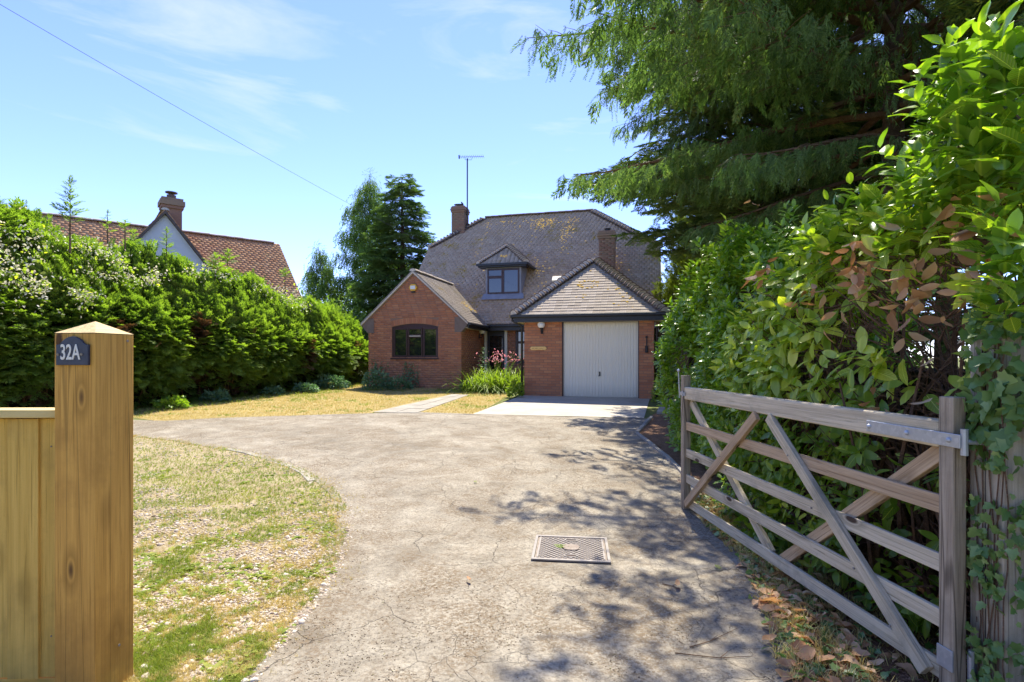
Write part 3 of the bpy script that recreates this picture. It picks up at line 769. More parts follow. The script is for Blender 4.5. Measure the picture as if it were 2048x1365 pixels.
# fascias, gutters, pipes
def gutter(pts, r=.055):
    m = MB(); 
    for a, b in zip(pts[:-1], pts[1:]): m.beam(a, b, .1, .075)
    P('gutter', m, M['black'], bevel=.012)
gutter([(g0-.05, gv0-.05, ge-.03), (g1+.08, gv0-.05, ge-.03)])
gutter([(g0-.05, gv0, ge-.035), (g0-.05, 3.45, ge-.035)]); gutter([(g1+.05, gv0, ge-.035), (g1+.05, 6, ge-.035)])
gutter([(bu1+.04, BV-.05, EW-.04), (bu1+.04, 3.5, EW-.04)]); gutter([(bu1+.09, 3.42, EW+.02), (g0-.1, 3.42, EW+.02)])
P('fascia', MB().box((g0, gv0, ge-.2), (g1, gv0+.025, ge-.02)).box((g0, gv0+.025, ge-.2), (g0+.025, 3.5, ge-.02)).box((g1-.025, gv0+.025, ge-.2), (g1, 3.5, ge-.02)), M['black'])
P('fascia', MB().box((bu1-.03, BV, EW-.17), (bu1, 3.5, EW-.02)).box((bu1, 3.47, EW-.15), (g0, 3.5, EW-.0)), M['black'])
P('soffit', MB().box((g0+.025, gv0+.025, ge-.19), (g1-.025, 0, ge-.175)).box((g0+.025, 0, ge-.19), (0, 3.4, ge-.175)).box((GU, 0, ge-.19), (g1-.025, 3.8, ge-.175)).box((BU1, BV, EW-.16), (bu1-.03, 3.5, EW-.145)).box((bu1, 3.5, EW-.14), (0, 3.8, EW-.125)), M['soffit'])
P('downpipe', MB().tube([(g1+.05, gv0+.02, ge-.06), (g1+.05, gv0+.03, ge-.16), (GU+.08, -.0, ge-.34), (GU+.08, -.0, 0)], .034, 10), M['black'], smooth=True)
P('downpipe', MB().tube([(g0-.05, gv0+.05, ge-.06), (g0-.05, gv0+.06, ge-.15), (-.07, -.02, ge-.3), (-.07, -.02, 0)], .034, 10), M['black'], smooth=True)
# dormer
dv_, d0, d1, dw = 4.43, -2.505, -1.14, 4.58
dm = MB(); 
dm.box((d0, dv_, 3.25), (d0+.07, dv_+.06, 4.5)); dm.box((d1-.07, dv_, 3.25), (d1, dv_+.06, 4.5)); dm.box((d0+.07, dv_, 4.42), (d1-.07, dv_+.06, 4.55)); dm.box((d0+.07, dv_, 3.25), (d1-.07, dv_+.06, 3.5))
back = lambda w: 3.5+(w-RE)/MP
for u in (d0, d1-.03): dm.prism([(u, dv_+.06, 3.25), (u, dv_+.06, 4.55), (u, back(4.55)+.1, 4.55), (u, back(3.25)+.1, 3.25)], (.03, 0, 0))
dor = P('dormer', dm, M['lead'])
um = (d0+d1)/2
casement(dor, d0+.07, um-.02, 3.5, 4.12, dv_+.03, .05); casement(dor, d0+.07, um-.02, 4.12, 4.42, dv_+.02, .045); casement(dor, um-.02, d1-.07, 3.5, 4.42, dv_+.03, .055)
P('apron', MB().prism([(d0-.08, dv_-.04, 3.47), (d1+.08, dv_-.04, 3.47), (d1+.13, dv_-.19, 3.27), (d0-.13, dv_-.19, 3.27)], (0, .05, .03)), M['lead'], dor)
e0, e1, ev, ew = d0-.24, d1+.24, dv_-.23, 4.58
hh = (e1-e0)/2; dW = 5.42; ms = (dW-ew)/hh; SD = math.hypot(1, ms); ap_ = (um, ev+hh, dW)
q = MB(); q.prism([(e0, ev, ew), (e1, ev, ew), ap_], (0, .01, -.04)); rb = (um, back(dW)+.1, dW)
q.prism([(e1, ev, ew), (e1, back(ew), ew), rb, ap_], (0, 0, -.04)); q.prism([ap_, rb, (e0, back(ew), ew), (e0, ev, ew)], (0, 0, -.04))
P('dormer_roof', q, M['tile_mossy'], dor)
for args in (((0, ev, ew), (1, 0, 0), (0, 1, ms), lambda t: (e0+t/SD, e1-t/SD)), ((e1, 0, ew), (0, 1, 0), (-1, 0, ms), lambda t: (ev+t/SD, back(ew+t/SD*ms))),
             ((e0, 0, ew), (0, -1, 0), (1, 0, ms), lambda t: (-back(ew+t/SD*ms), -(ev+t/SD)))):
    tiles(dor, M['tile_mossy'], *args, hh*SD, gauge=.11, tw=.17)
hip(dor, (e0, ev, ew), ap_, .125, sc=.85, tilt=.28); hip(dor, (e1, ev, ew), ap_, .125, sc=.85, tilt=.28); hip(dor, ap_, (um, back(dW), dW), .28, 'ridge_tile', rm2, .9, 0, .02)
P('gutter', MB().beam((e0-.05, ev-.04, ew-.03), (e1+.05, ev-.04, ew-.03), .08, .08).beam((e1+.04, ev, ew-.03), (e1+.04, back(ew), ew-.03), .08, .08).box((e0, ev, ew-.12), (e1, ev+.02, ew-.01)).box((e0, ev+.02, ew-.11), (e1, dv_+.3, ew-.1)), M['black'], dor)
# roof window
P('roof_window', MB().prism([(-.08, 5.0, mw(5.0)+.02), (.3, 5.0, mw(5.0)+.02), (.3, 5.16, mw(5.16)+.02), (-.08, 5.16, mw(5.16)+.02)], (0, -.05, .07)), [M['cream']])
# chimneys
def chimney(u0, u1, v0, v1, wb, wt_, mat, crown=.03):
    c = P('chimney', MB().box((u0, v0, wb), (u1, v1, wt_)), M['mortar'])
    W, D = u1-u0, v1-v0
    def sp(a, b): return lambda w: [(a, b)]
    top = wt_-.28
    for (o, ax, n, l) in (((u0, v0, 0), (1, 0, 0), (0, -1, 0), W), ((u1, v0, 0), (0, 1, 0), (1, 0, 0), D), ((u1, v1, 0), (-1, 0, 0), (0, 1, 0), W), ((u0, v1, 0), (0, -1, 0), (-1, 0, 0), D)):
        bricks(c, mat, sp(0, l), wb, top, o, ax, n)
    e = crown
    MB().box((u0-e, v0-e, top), (u1+e, v1+e, top+.075)).box((u0-e*1.8, v0-e*1.8, top+.083), (u1+e*1.8, v1+e*1.8, top+.155)).box((u0-e, v0-e, top+.163), (u1+e, v1+e, top+.235)).box((u0+.02, v0+.02, top+.235), (u1-.02, v1-.02, top+.28)).build('crown_course', mat, c, bevel=.004)
    return c
c1 = chimney(-4.98, -4.40, 7.4, 8.0, 5.5, 7.78, M['brick_old'])
c2 = chimney(1.70, 2.26, 4.55, 5.1, 3.5, 5.66, M['brick_old'])
# bird-shaped cowl
m = MB(); m.tube([(-4.75, 7.7, 7.74), (-4.75, 7.7, 7.86)], .1, 12); disc(m, -4.78, 7.7, .2, .13, 7.9, 7.92); m.tube([(-4.86, 7.62, 7.8), (-4.9, 7.62, 7.91)], .012, 6); m.tube([(-4.64, 7.62, 7.8), (-4.6, 7.62, 7.91)], .012, 6)
m.tube([(-4.63, 7.7, 7.8), (-4.58, 7.7, 7.92), (-4.62, 7.7, 8.0), (-4.66, 7.7, 8.03)], [.05, .06, .03, .012], 8)
m.build('cowl', M['iron'], c1, smooth=False)
m = MB(); m.tube([(2.0, 4.8, 5.6), (2.0, 4.8, 5.74)], .09, 12); disc(m, 2, 4.8, .13, .13, 5.76, 5.775); m.build('cowl', M['iron'], c2)
# moss cushions on the roofs
def moss(n, spots, slopefn, nm):
    V = []; F = []
    base = np.array([(math.cos(a)*r, math.sin(a)*r, z) for r, z in ((1, 0), (.7, .45)) for a in np.linspace(0, 2*PI, 7)[:-1]]+[(0, 0, .6)])
    fc = [(i, (i+1) % 6, 6+(i+1) % 6) for i in range(6)]+[(i, 6+(i+1) % 6, 6+i) for i in range(6)]+[(6+i, 6+(i+1) % 6, 12) for i in range(6)]
    for (cu, ct, ru, rt, k) in spots:
        for _ in range(k):
            a = random.gauss(cu, ru); b = random.gauss(ct, rt); p = slopefn(a, b)
            if p is None: continue
            s = random.uniform(.018, .055); n0 = len(V)
            for q in base: V.append((p[0]+q[0]*s*random.uniform(.7, 1.4), p[1]+q[1]*s, p[2]+.02+q[2]*s*.7))
            F += [tuple(n0+i for i in f) for f in fc]
    o = link('moss', np_mesh('moss', V, F), nm, [M['moss']]); tag(o, kind='stuff')
def mainp(u, v):
    if not (RU0+.1 < u < RU1-.1 and 3.5 < v < RV): return None
    a, b = mspan((v-3.5)*SL)
    if not a < u < b: return None
    return (u, v, mw(v))
moss(0, [(-.9, 7.9, .45, .18, 420), (-1.0, 7.6, .25, .2, 160), (.35, 7.7, .12, .35, 140), (.1, 7.0, .1, .35, 150), (-1.5, 6.5, 1.6, 1.0, 160), (-3.2, 7.95, .5, .1, 90), (-.75, 5.6, .12, .3, 80), (2.3, 5.5, .5, .8, 60), (-3.4, 7.9, .12, .25, 45), (-3.5, 7.2, .1, .25, 20), (-2.9, 8.0, .4, .1, 30), (-.4, 5.2, .1, .7, 50), (-.6, 4.3, .1, .3, 20), (-3, 5, .1, .8, 12), (1, 8, .5, .1, 30)], mainp, roof)
def garp(u, v):
    if v < gv0 or v > gA[1] or not (g0+(v-gv0) < u < g1-(v-gv0)): return None
    return (u, v, ge+(v-gv0)*gm_)
def ring():
    return [(1.75+.28*math.cos(a), .75+.14*math.sin(a), .03, .02, 5) for a in np.linspace(0, 2*PI, 13)[:-1]]
moss(0, ring()+[(2.6, .6, .12, .1, 20), (2.9, .2, .2, .2, 30), (1.8, 1.4, .15, .1, 12), (1.6, .3, .1, .03, 8), (.4, -.1, .1, .05, 5)], garp, grf)
moss(0, [(-2.9, 3.4, .18, .2, 45), (-2.7, 3.9, .1, .2, 18)], lambda u, v: (u, v, RW-abs(u-mid)*slope) if mid < u < bu1 else None, gro)
moss(0, [(-1.75, 4.55, .1, .06, 14), (-1.75, 4.9, .12, .05, 6)], lambda u, v: (u, v, ew+(v-ev)*ms), dor)
# ------------------------------------------------------------------ things fixed to the house
def hl2w(u, v, w): return house.matrix_basis @ Vector((u, v, w))
def htop(name, u, v, w, label, cat, group=None):
    p = hl2w(u, v, w); e = empty(name, p, -TH); tag(e, label, cat, group); return e
bpy.context.view_layer.update()
for (u, v, w, rz, lab) in ((.51, 0, 1.86, 0, 'white globe wall lamp on the brick to the left of the garage door'), (BU1, 3.2, 1.86, PI/2, 'white globe wall lamp beside the cream framed front door')):
    e = htop('wall_lamp', u, v, w, lab, 'wall lamp', 'white globe lamps on the house'); e.rotation_euler.z = -TH+rz
    MB().box((-.035, -.03, -.08), (.035, -.008, .08)).tube([(0, -.02, -.03), (0, -.09, -.06), (0, -.13, -.02), (0, -.13, .08)], .018, 8).tube([(0, -.13, .05), (0, -.13, .09)], [.035, .06], 10).build('bracket', M['iron'], e)
    MB().ball((0, -.13, .175), .105, 18, 12).build('globe', M['globe'], e, smooth=True)
e = htop('alarm_box', mid+.0, BV, 3.40, 'yellow hexagonal alarm box high on the brick gable', 'alarm')
hx = [(.15*math.cos(a), -.008, .13*math.sin(a)) for a in [PI/3*i for i in range(6)]]
MB().prism(hx, (0, -.07, 0)).build('case', M['yellow'], e, bevel=.012)
MB().box((-.085, -.085, -.055), (.085, -.0785, .055)).build('label_panel', M['white'], e)
MB().box((-.06, -.06, -.165), (.06, -.012, -.125)).build('lens', M['iron'], e)
# house name plate
e = htop('name_plate', .405, 0, 1.375, 'small varnished wooden name plate with pointed ends, left of the garage door', 'sign')
MB().prism([(-.245, -.009, 0), (-.20, -.009, .048), (.20, -.009, .048), (.245, -.009, 0), (.20, -.009, -.048), (-.20, -.009, -.048)], (0, -.02, 0)).build('board', M['gold'], e, bevel=.004)
random.seed(3)
mk = MB(); x = -.17
for wlen in (3, 4, 5):                     # too small to read in the photograph: carved strokes only
    for _ in range(wlen):
        mk.box((x, -.0315, -.012), (x+.004, -.0292, .012)); mk.box((x+.006, -.0315, -.012+random.random()*.012), (x+.016, -.0292, -.006+random.random()*.012)); x += .024
    x += .018
mk.build('carving', M['plaque_ink'], e)
e = htop('wall_fitting', 3.377, 0, 1.24, 'slim black rod and cylinder fitting on the brick to the right of the garage door', 'wall fitting')
MB().tube([(0, -.045, 0), (0, -.045, .02), (0, -.045, .17), (0, -.045, .19)], [.03, .04, .04, .02], 12).build('cylinder', M['iron'], e)
MB().tube([(0, -.045, .18), (0, -.045, .40)], .013, 8).ball((0, -.045, .42), .03, 8, 6).box((-.012, -.045, .41), (.012, -.005, .43)).build('rod', M['iron'], e)
e = htop('sensor_light', GU, .25, 1.92, 'small white security sensor under the right eave of the garage', 'sensor')
MB().box((.008, -.04, .0), (.05, .04, .16)).build('case', M['white'], e, bevel=.006)
MB().tube([(.05, 0, .03), (.12, 0, -.02), (.12, 0, -.1)], .022, 8).build('arm', M['white'], e)
# television aerial strapped to the left chimney
e = htop('tv_aerial', -4.33, 7.62, 6.9, 'tall grey television aerial mast beside the left chimney', 'aerial')
mt = M['iron']; topz = 3.0
MB().tube([(0, 0, -.1), (0, 0, topz)], .03, 8).build('mast', mt, e)
MB().box((-.10, -.02, .5), (.02, .02, .54)).box((-.10, -.02, .05), (.02, .02, .09)).build('strap', mt, e)
ba = MB(); a = Vector((-.38, .0, topz+.1)); b = Vector((.78, -.1, topz-.02)); ba.tube([a, b], .011, 6); ba.tube([(-.12, 0, topz+.07), (-.1, 0, topz-.05), (.2, 0, topz-.08), (.22, 0, topz+.03)], .009, 5); ba.build('boom', mt, e)
el = MB()
for i in range(14):
    p = a.lerp(b, i/13); el.tube([p+Vector((.03, -.2, 0)), p+Vector((-.03, .2, 0))], .006, 5)
el.build('element', mt, e)
m = MB(); m.ball(tuple(a), .04, 8, 6); m.box((a.x-.02, a.y-.02, a.z-.08), (a.x+.02, a.y+.02, a.z+.08)); m.build('reflector', mt, e)
# ------------------------------------------------------------------ posts, fences, gate
def bar(name, a, b, w, h, mat, parent, up=(0, 0, 1), bevel=.004, extra=None):
    """a timber whose own X runs along its length, so that the grain follows it"""
    a = Vector(a); b = Vector(b); d = (b-a); L = d.length; d.normalize(); up = Vector(up)
    y = up.cross(d).normalized(); z = d.cross(y)
    o = MB().box((0, -w/2, -h/2), (L, w/2, h/2)).build(name, mat, parent, bevel=bevel)
    o.matrix_local = Matrix.Translation(a) @ Matrix((d, y, z)).transposed().to_4x4(); return o
post = empty('gate_post', (-1.79, 2.32, 0), R(-7.4)); tag(post, 'new orange brown timber gate post carrying the 32A plate', 'gate post', 'posts of the driveway entrance')
mb = MB(); mb.box((-.2, 0, -.3), (0, .2, 1.604)); o = mb.build('shaft', M['newpost'], post, bevel=.004)
c0 = [(-.2, 0, 1.606), (0, 0, 1.606), (0, .2, 1.606), (-.2, .2, 1.606)]
mb = MB(); mb.add(c0+[(-.1, .1, 1.662)], [(0, 3, 2, 1), (0, 1, 4), (1, 2, 4), (2, 3, 4), (3, 0, 4)])
M['capwood'] = wood('sawn_end_grain', (.50, .36, .16), (.66, .50, .26), axis=1, knots=False)
mb.build('weathered_top', M['capwood'], post)
for (y, z) in ((.165, 1.575), (.12, .2)):
    MB().tube([(-.001, y, z), (.0025, y, z)], .006, 8).build('screw', M['brightiron'], post)
sg = empty('number_sign', tuple(post.matrix_basis @ Vector((-.101, 0, 1.466))), R(-7.4)); tag(sg, 'dark slate number plate reading 32A in white, screwed to the timber post', 'house number')
M['slate'] = plain('dark_slate', (.035, .04, .06), .45, .4, var=.3, scale=30)
M['lettering'] = plain('cream_lettering', (.74, .72, .64), .6, .2, var=.05)
shp = [(-.078, 0), (.078, 0), (.078, .088), (.066, .089), (.056, .094)] + [(.056-.112*k/12, .094+.03*math.sin(PI*k/12)**.8) for k in range(1, 12)] + [(-.056, .094), (-.066, .089), (-.078, .088)]
MB().prism([(x, -.001, z) for x, z in shp], (0, -.011, 0)).build('plate', M['slate'], sg, bevel=.002)
fc = bpy.data.curves.new('number', 'FONT'); fc.body = '32A'; fc.size = .092; fc.extrude = .0012; fc.offset = .0013; fc.align_x = 'CENTER'; fc.align_y = 'CENTER'; fc.space_character = 1.02
fo = bpy.data.objects.new('numerals_curve', fc); C.objects.link(fo); bpy.context.view_layer.update(); nm_ = bpy.data.meshes.new_from_object(fo); bpy.data.objects.remove(fo); fo = bpy.data.objects.new('numerals', nm_); C.objects.link(fo); fo.parent = sg; fo.location = (-.008, -.0135, .053); fo.rotation_euler = (PI/2, 0, 0); fo.scale = (.62, 1, 1); nm_.materials.clear(); nm_.materials.append(M['lettering'])
for x in (-.067, .047):
    MB().tube([(x, -.0115, .047), (x, -.0155, .047)], .0058, 10).box((x-.004, -.0165, .0462), (x+.004, -.0154, .0478)).build('screw', M['kerb'], sg)
# board fence left of the post
fn = empty('board_fence', (-2.0, 2.44, 0), R(181.5)); tag(fn, 'new treated board fence with a flat capping rail left of the 32A post', 'fence')
random.seed(5)
for i in range(22):
    w = .127; x = .002+i*.116; off = .012 if i % 2 else 0
    o = bar('board', (x+w/2, .01+off, .065), (x+w/2, .01+off, 1.225), .014, w+.008, M['newboard_x'] if 'newboard_x' in M else M['newboard'], fn, up=(1, 0, 0), bevel=.002)
    if off == 0:
        for z in (.25, 1.1): MB().tube([(x+w/2, .017, z), (x+w/2, .0195, z)], .004, 6).build('nail', M['rustiron'], fn)
bar('gravel_board', (0, .0, .0), (2.7, .0, .0), .03, .12, M['newboard_x'] if 'newboard_x' in M else M['newboard'], fn)
bar('rail', (0, -.04, .3), (2.7, -.04, .3), .06, .08, M['newboard_x'], fn); bar('rail', (0, -.04, 1.0), (2.7, -.04, 1.0), .06, .08, M['newboard_x'], fn)
bar('capping', (0, .0, 1.25), (2.75, .0, 1.25), .12, .036, M['capwood_x'], fn)
# field gate, standing open
gt = empty('field_gate', (1.90, 2.37, 0), math.atan2(.997, -.075)); tag(gt, 'weathered grey five bar timber gate standing open against the laurel hedge', 'gate')
GWm = M['gatewood']
bar('top_rail', (.0, 0, 1.165), (2.84, 0, 1.155), .062, .12, GWm, gt, bevel=.01)
for z in (.852, .592, .347, .121): bar('rail', (.0, 0, z), (2.84, 0, z-.012), .024, .08, M['gatewood_red'] if z in (.852,) else GWm, gt)
o = bar('heel_stile', (-.037, 0, .03), (-.037, 0, 1.33), .062, .074, M['gatewood_z_x'], gt, up=(1, 0, 0), bevel=.006)
bar('head_stile', (2.875, 0, .035), (2.875, 0, 1.325), .072, .07, M['gatewood_z_x'], gt, up=(1, 0, 0), bevel=.005)
bar('brace', (2.79, .031, .10), (1.51, .031, 1.085), .035, .07, M['gatewood_red'], gt); bar('brace', (1.35, .031, 1.09), (.06, .031, .09), .035, .072, GWm, gt)
bar('brace', (2.80, -.031, 1.07), (1.42, -.031, .12), .035, .07, GWm, gt); bar('brace', (1.29, -.031, .12), (.03, -.031, 1.09), .035, .075, M['gatewood_red'], gt)
for (s, z) in ((2.05, .69), (1.95, .60), (1.1, .87), (.86, .6), (.5, .38), (.25, .2), (2.5, .34), (2.3, .5)):
    MB().tube([(s, .045, z), (s, .053, z)], .006, 8).build('bolt', M['brightiron'], gt)
st = MB().box((-.115, .034, 1.118), (.42, .041, 1.176)).build('hinge_strap', M['galv'], gt, bevel=.002)
for s in (.40, .16, -.063): MB().ball((s, .041, 1.147), .012, 12, 8).build('bolt', M['galv'], st)
MB().box((-.115, -.041, 1.118), (.42, -.034, 1.176)).build('hinge_strap', M['galv'], gt, bevel=.002)
MB().tube([(-.115, .02, 1.09), (-.115, .02, 1.2)], .014, 10).tube([(-.115, .02, 1.147), (-.14, -.08, 1.147)], .012, 8).build('hinge_pin', M['galv'], gt)
MB().box((-.078, .033, .16), (.0, .04, .25)).build('lower_hinge', M['galv'], gt, bevel=.002)
MB().box((-.08, -.07, .13), (-.076, -.03, .24)).tube([(-.09, -.035, .12), (-.09, -.035, .26)], .012, 8).build('hinge_bracket', M['galv'], gt)
MB().box((2.80, .034, 1.13), (2.915, .041, 1.165)).box((2.912, -.041, 1.13), (2.919, .034, 1.165)).box((2.835, .041, 1.12), (2.85, .047, 1.175)).build('latch', M['galv'], gt, bevel=.001)
MB().tube([(2.95, .03, 1.10), (2.955, .04, 1.36)], .007, 8).ball((2.955, .04, 1.37), .016, 10, 8).build('latch_rod', M['galv'], gt)
# hanging post
gp2 = empty('gate_post', (1.98, 2.17, 0), 0); tag(gp2, 'old weathered grey gate post overgrown with ivy', 'gate post', 'posts of the driveway entrance')
MB().box((0, 0, -.3), (.17, .17, 1.60)).build('shaft', M['gatewood_z'], gp2, bevel=.012)
MB().box((-.002, .085, .2), (.004, .087, 1.58)).build('split', M['iron'], gp2)
f2 = empty('side_fence', (2.155, 2.25, 0), 0); tag(f2, 'brown close boarded fence running right from the ivy covered post', 'fence')
for i in range(10):
    bar('board', (.005+i*.15+.073, (i % 2)*.012, .02), (.005+i*.15+.073, (i % 2)*.012, 1.5), .015, .146, M['fencewood_x'], f2, up=(1, 0, 0), bevel=.002)
# brown boarded side gate right of the garage
p = hl2w(GU+.14, 1.0, 0); sf = empty('side_gate', p, -TH); tag(sf, 'dark brown boarded fence and gate to the right of the garage', 'fence')
for i in range(16):
    bar('board', (.07+i*.12, (i % 2)*.012, .04), (.07+i*.12, (i % 2)*.012, 1.85), .018, .118, M['fencewood_x'], sf, up=(1, 0, 0), bevel=.003)
bar('rail', (0, .03, 1.6), (1.95, .03, 1.6), .04, .1, M['fencewood_x'], sf); bar('rail', (0, -.02, .1), (1.95, -.02, .1), .05, .14, M['fencewood_x'], sf)
# ------------------------------------------------------------------ neighbour's house beyond the hedge
nb = empty('neighbour_house', (-17.3, 18.99, .3), math.atan2(.629, .777)); tag(nb, 'white rendered house with red tiled roof seen over the conifer hedge', 'house')
NR = 6.3; npch = .86; ns = math.hypot(1, npch); ND = 4.0
def nz_(y): return NR-abs(y)*npch
Q = MB(); Q.box((-.0, -3.7, -.5), (8.4, 3.7, 2.9)); Q.prism([(.05, -3.7, 2.9), (.05, 3.7, 2.9), (.05, 0, NR-.1)], (8.3, 0, 0)); Q.build('wall', M['render_white'], nb)
for sgn in (-1, 1):
    rf = MB().prism([(-.2, sgn*ND, nz_(ND)), (8.7, sgn*ND, nz_(ND)), (8.7, 0, NR), (-.2, 0, NR)], (0, 0, -.08)).build('roof', M['tile_red'], nb)
    ex = (1, 0, 0) if sgn < 0 else (-1, 0, 0)
    tiles(rf, M['tile_red'], (0, sgn*ND, nz_(ND)), ex, (0, -sgn, npch), (lambda t: (-.2, 8.7)) if sgn < 0 else (lambda t: (-8.7, .2)), ND*ns, gauge=.16, tw=.2, lift=.03)
    if sgn < 0:
        hip(rf, (-.2, 0, NR+.02), (8.75, 0, NR+.02), .32, 'ridge_tile', rm2, 1.1, 0, .03)
# cross wing
wx0, wy, wp, wh = 3.96, -3.2, 1.34, 2.75; WRr = 6.35
gwz = lambda x: WRr-abs(x-wx0)*wp
MB().prism([(wx0-wh+.15, wy, -.5), (wx0-wh+.15, wy, gwz(wx0-wh+.15)-.1), (wx0, wy, WRr-.12), (wx0+wh-.15, wy, gwz(wx0+wh-.15)-.1), (wx0+wh-.15, wy, -.5)], (0, 3.3, 0)).build('gable_wall', M['render_white'], nb)
for sgn in (-1, 1):
    rf = MB().prism([(wx0, wy-.12, WRr), (wx0, 1.0, WRr), (wx0+sgn*wh, 1.0, gwz(wx0+wh)), (wx0+sgn*wh, wy-.12, gwz(wx0+wh))], (0, 0, -.08)).build('roof', M['tile_red'], nb)
    if sgn > 0: tiles(rf, M['tile_red'], (wx0+wh, 0, gwz(wx0+wh)), (0, 1, 0), (-1, 0, wp), lambda t: (wy-.12, 1.0), wh*math.hypot(1, wp), gauge=.16, tw=.2)
    else: tiles(rf, M['tile_red'], (wx0-wh, 0, gwz(wx0+wh)), (0, -1, 0), (1, 0, wp), lambda t: (-1.0, -wy+.12), wh*math.hypot(1, wp), gauge=.16, tw=.2)
    MB().prism([(wx0, wy-.13, WRr+.01), (wx0+sgn*wh, wy-.13, gwz(wx0+wh)+.01), (wx0+sgn*wh, wy-.13, gwz(wx0+wh)-.1), (wx0, wy-.13, WRr-.12)], (0, .06, 0)).build('verge', M['bonnet'], nb)
hip(rf, (wx0, wy-.1, WRr+.02), (wx0, 1.0, WRr+.02), .32, 'ridge_tile', rm2, 1.1, 0, .03)
ch = MB().box((wx0+.0, -2.6, 5.4), (wx0+.6, -2.0, 6.62)).box((wx0-.05, -2.65, 6.62), (wx0+.65, -1.95, 6.72)).box((wx0-.09, -2.69, 6.73), (wx0+.69, -1.91, 6.9)).box((wx0-.04, -2.64, 6.91), (wx0+.64, -1.96, 7.0)).build('chimney', M['brick_old'], nb)
m = MB(); m.tube([(wx0+.3, -2.3, 7.0), (wx0+.3, -2.3, 7.16)], .15, 12); disc(m, wx0+.3, -2.3, .2, .2, 7.24, 7.27); m.tube([(wx0+.3, -2.3, 7.16), (wx0+.3, -2.3, 7.25)], .04, 6); m.build('pot', M['bonnet'], ch)
# ------------------------------------------------------------------ overhead wire on its pole
wp0 = at(-330, -230, 5.2); wq = hl2w(-5.0, 7.3, 7.0)
pts = []
a = at(50, 0, 7.2); b2 = hl2w(-5.6, 6.9, 5.9)
dirn = (a-b2).normalized()
st_ = a+dirn*9
for k in range(41):
    t = k/40; q = st_.lerp(b2, t); q.z -= 1.0*4*t*(1-t)*.28; pts.append(q)
ww = empty('overhead_wire', st_); tag(ww, 'thin overhead cable crossing the blue sky down to the house', 'cable')
M['cable'] = plain('cable_grey', (.07, .07, .08), .5, .3)
MB().tube([p-st_ for p in pts], .0036, 5).build('cable', M['cable'], ww)
pl = empty('utility_pole', (st_.x, st_.y, 0)); tag(pl, 'brown timber utility pole holding the overhead cable', 'utility pole')
MB().tube([(0, 0, -.5), (0, 0, st_.z+.4)], [.14, .11], 12).build('shaft', M['fencewood'], pl); MB().box((-.03, -.16, st_.z-.05), (.03, .02, st_.z+.05)).build('bracket', M['iron'], pl)
# ------------------------------------------------------------------ foliage
def unit(a): return a/np.maximum(np.linalg.norm(a, axis=-1, keepdims=True), 1e-9)
def frames(f, n):
    f = unit(np.asarray(f, float)); s = unit(np.cross(n, f)); n2 = np.cross(f, s)
    return np.stack([f, s, n2], axis=-1)
def scatter(T, pos, Rm, sc):
    """T = (verts, faces); returns merged verts, faces"""
    V, F = T; pos = np.asarray(pos); sc = np.asarray(sc)
    if sc.ndim == 1: sc = sc[:, None].repeat(3, 1)
    out = np.einsum('kij,kvj->kvi', Rm, V[None]*sc[:, None, :])+pos[:, None, :]
    k, nv = out.shape[:2]
    Fo = F[None]+(np.arange(k)*nv)[:, None, None]
    return out.reshape(-1, 3), Fo.reshape(-1, F.shape[1])
def foliage(name, parts, mat, parent, kind='stuff', smooth=False):
    Vs = []; Fs = []; n = 0
    for V, F in parts:
        Vs.append(V); Fs.append(F+n); n += len(V)
    o = link(name, np_mesh(name, np.concatenate(Vs), np.concatenate(Fs), smooth), parent, [mat])
    if kind: tag(o, kind=kind)
    return o
def leaf_tpl(rows=5, width=.36, fold=.10, droop=.18, serr=0):
    """broad leaf along +X, length 1, quads; two halves folded at the midrib"""
    V = []; F = []
    for i in range(rows):
        t = i/(rows-1); w = width*.5*(math.sin(PI*min(1, t**.85))**.72 if 0 < t < 1 else 0)+(.012 if t < 1 else .004)
        z = -droop*t*t; wv = .02*math.sin(i*2.1)
        V += [(t, -w, z+fold*w*2+wv), (t, 0, z), (t, w, z+fold*w*2-wv)]
    for i in range(rows-1):
        a = i*3; F += [(a, a+3, a+4, a+1), (a+1, a+4, a+5, a+2)]
    return np.array(V), np.array(F)
def rhombs(segs):
    """each seg: start, end, width, normal -> one quad"""
    V = []; F = []
    for a, b, w, n in segs:
        a = np.array(a, float); b = np.array(b, float); s = np.cross(n, b-a); s = s/np.linalg.norm(s)*w/2; m = a+(b-a)*.45
        k = len(V); V += [a, m+s, b, m-s]; F.append((k, k+1, k+2, k+3))
    return np.array(V), np.array(F)
def cypress_tpl(seed=1, n=9, curl=.25):
    r = random.Random(seed); S = []
    ax = lambda t: np.array((t, .03*math.sin(3*t), -curl*t*t*.5))
    for k in range(3): S.append((ax(k/3), ax((k+1)/3), .05, (0, 0, 1)))
    for i in range(n):
        t = .08+.86*i/n; L = .42*(1-t)**.6+.07
        for sg in (1, -1):
            a = R(r.uniform(28, 50)); p = ax(t); q = p+np.array((math.cos(a)*L, sg*math.sin(a)*L, r.uniform(-.08, .05)))
            S.append((p, q, .045+.035*r.random(), (0, 0, 1)))
            if L > .2:
                m = p+(q-p)*.5; S.append((m, m+np.array((L*.45, sg*.05*L, r.uniform(-.03, .03))), .04, (0, 0, 1)))
    return rhombs(S)
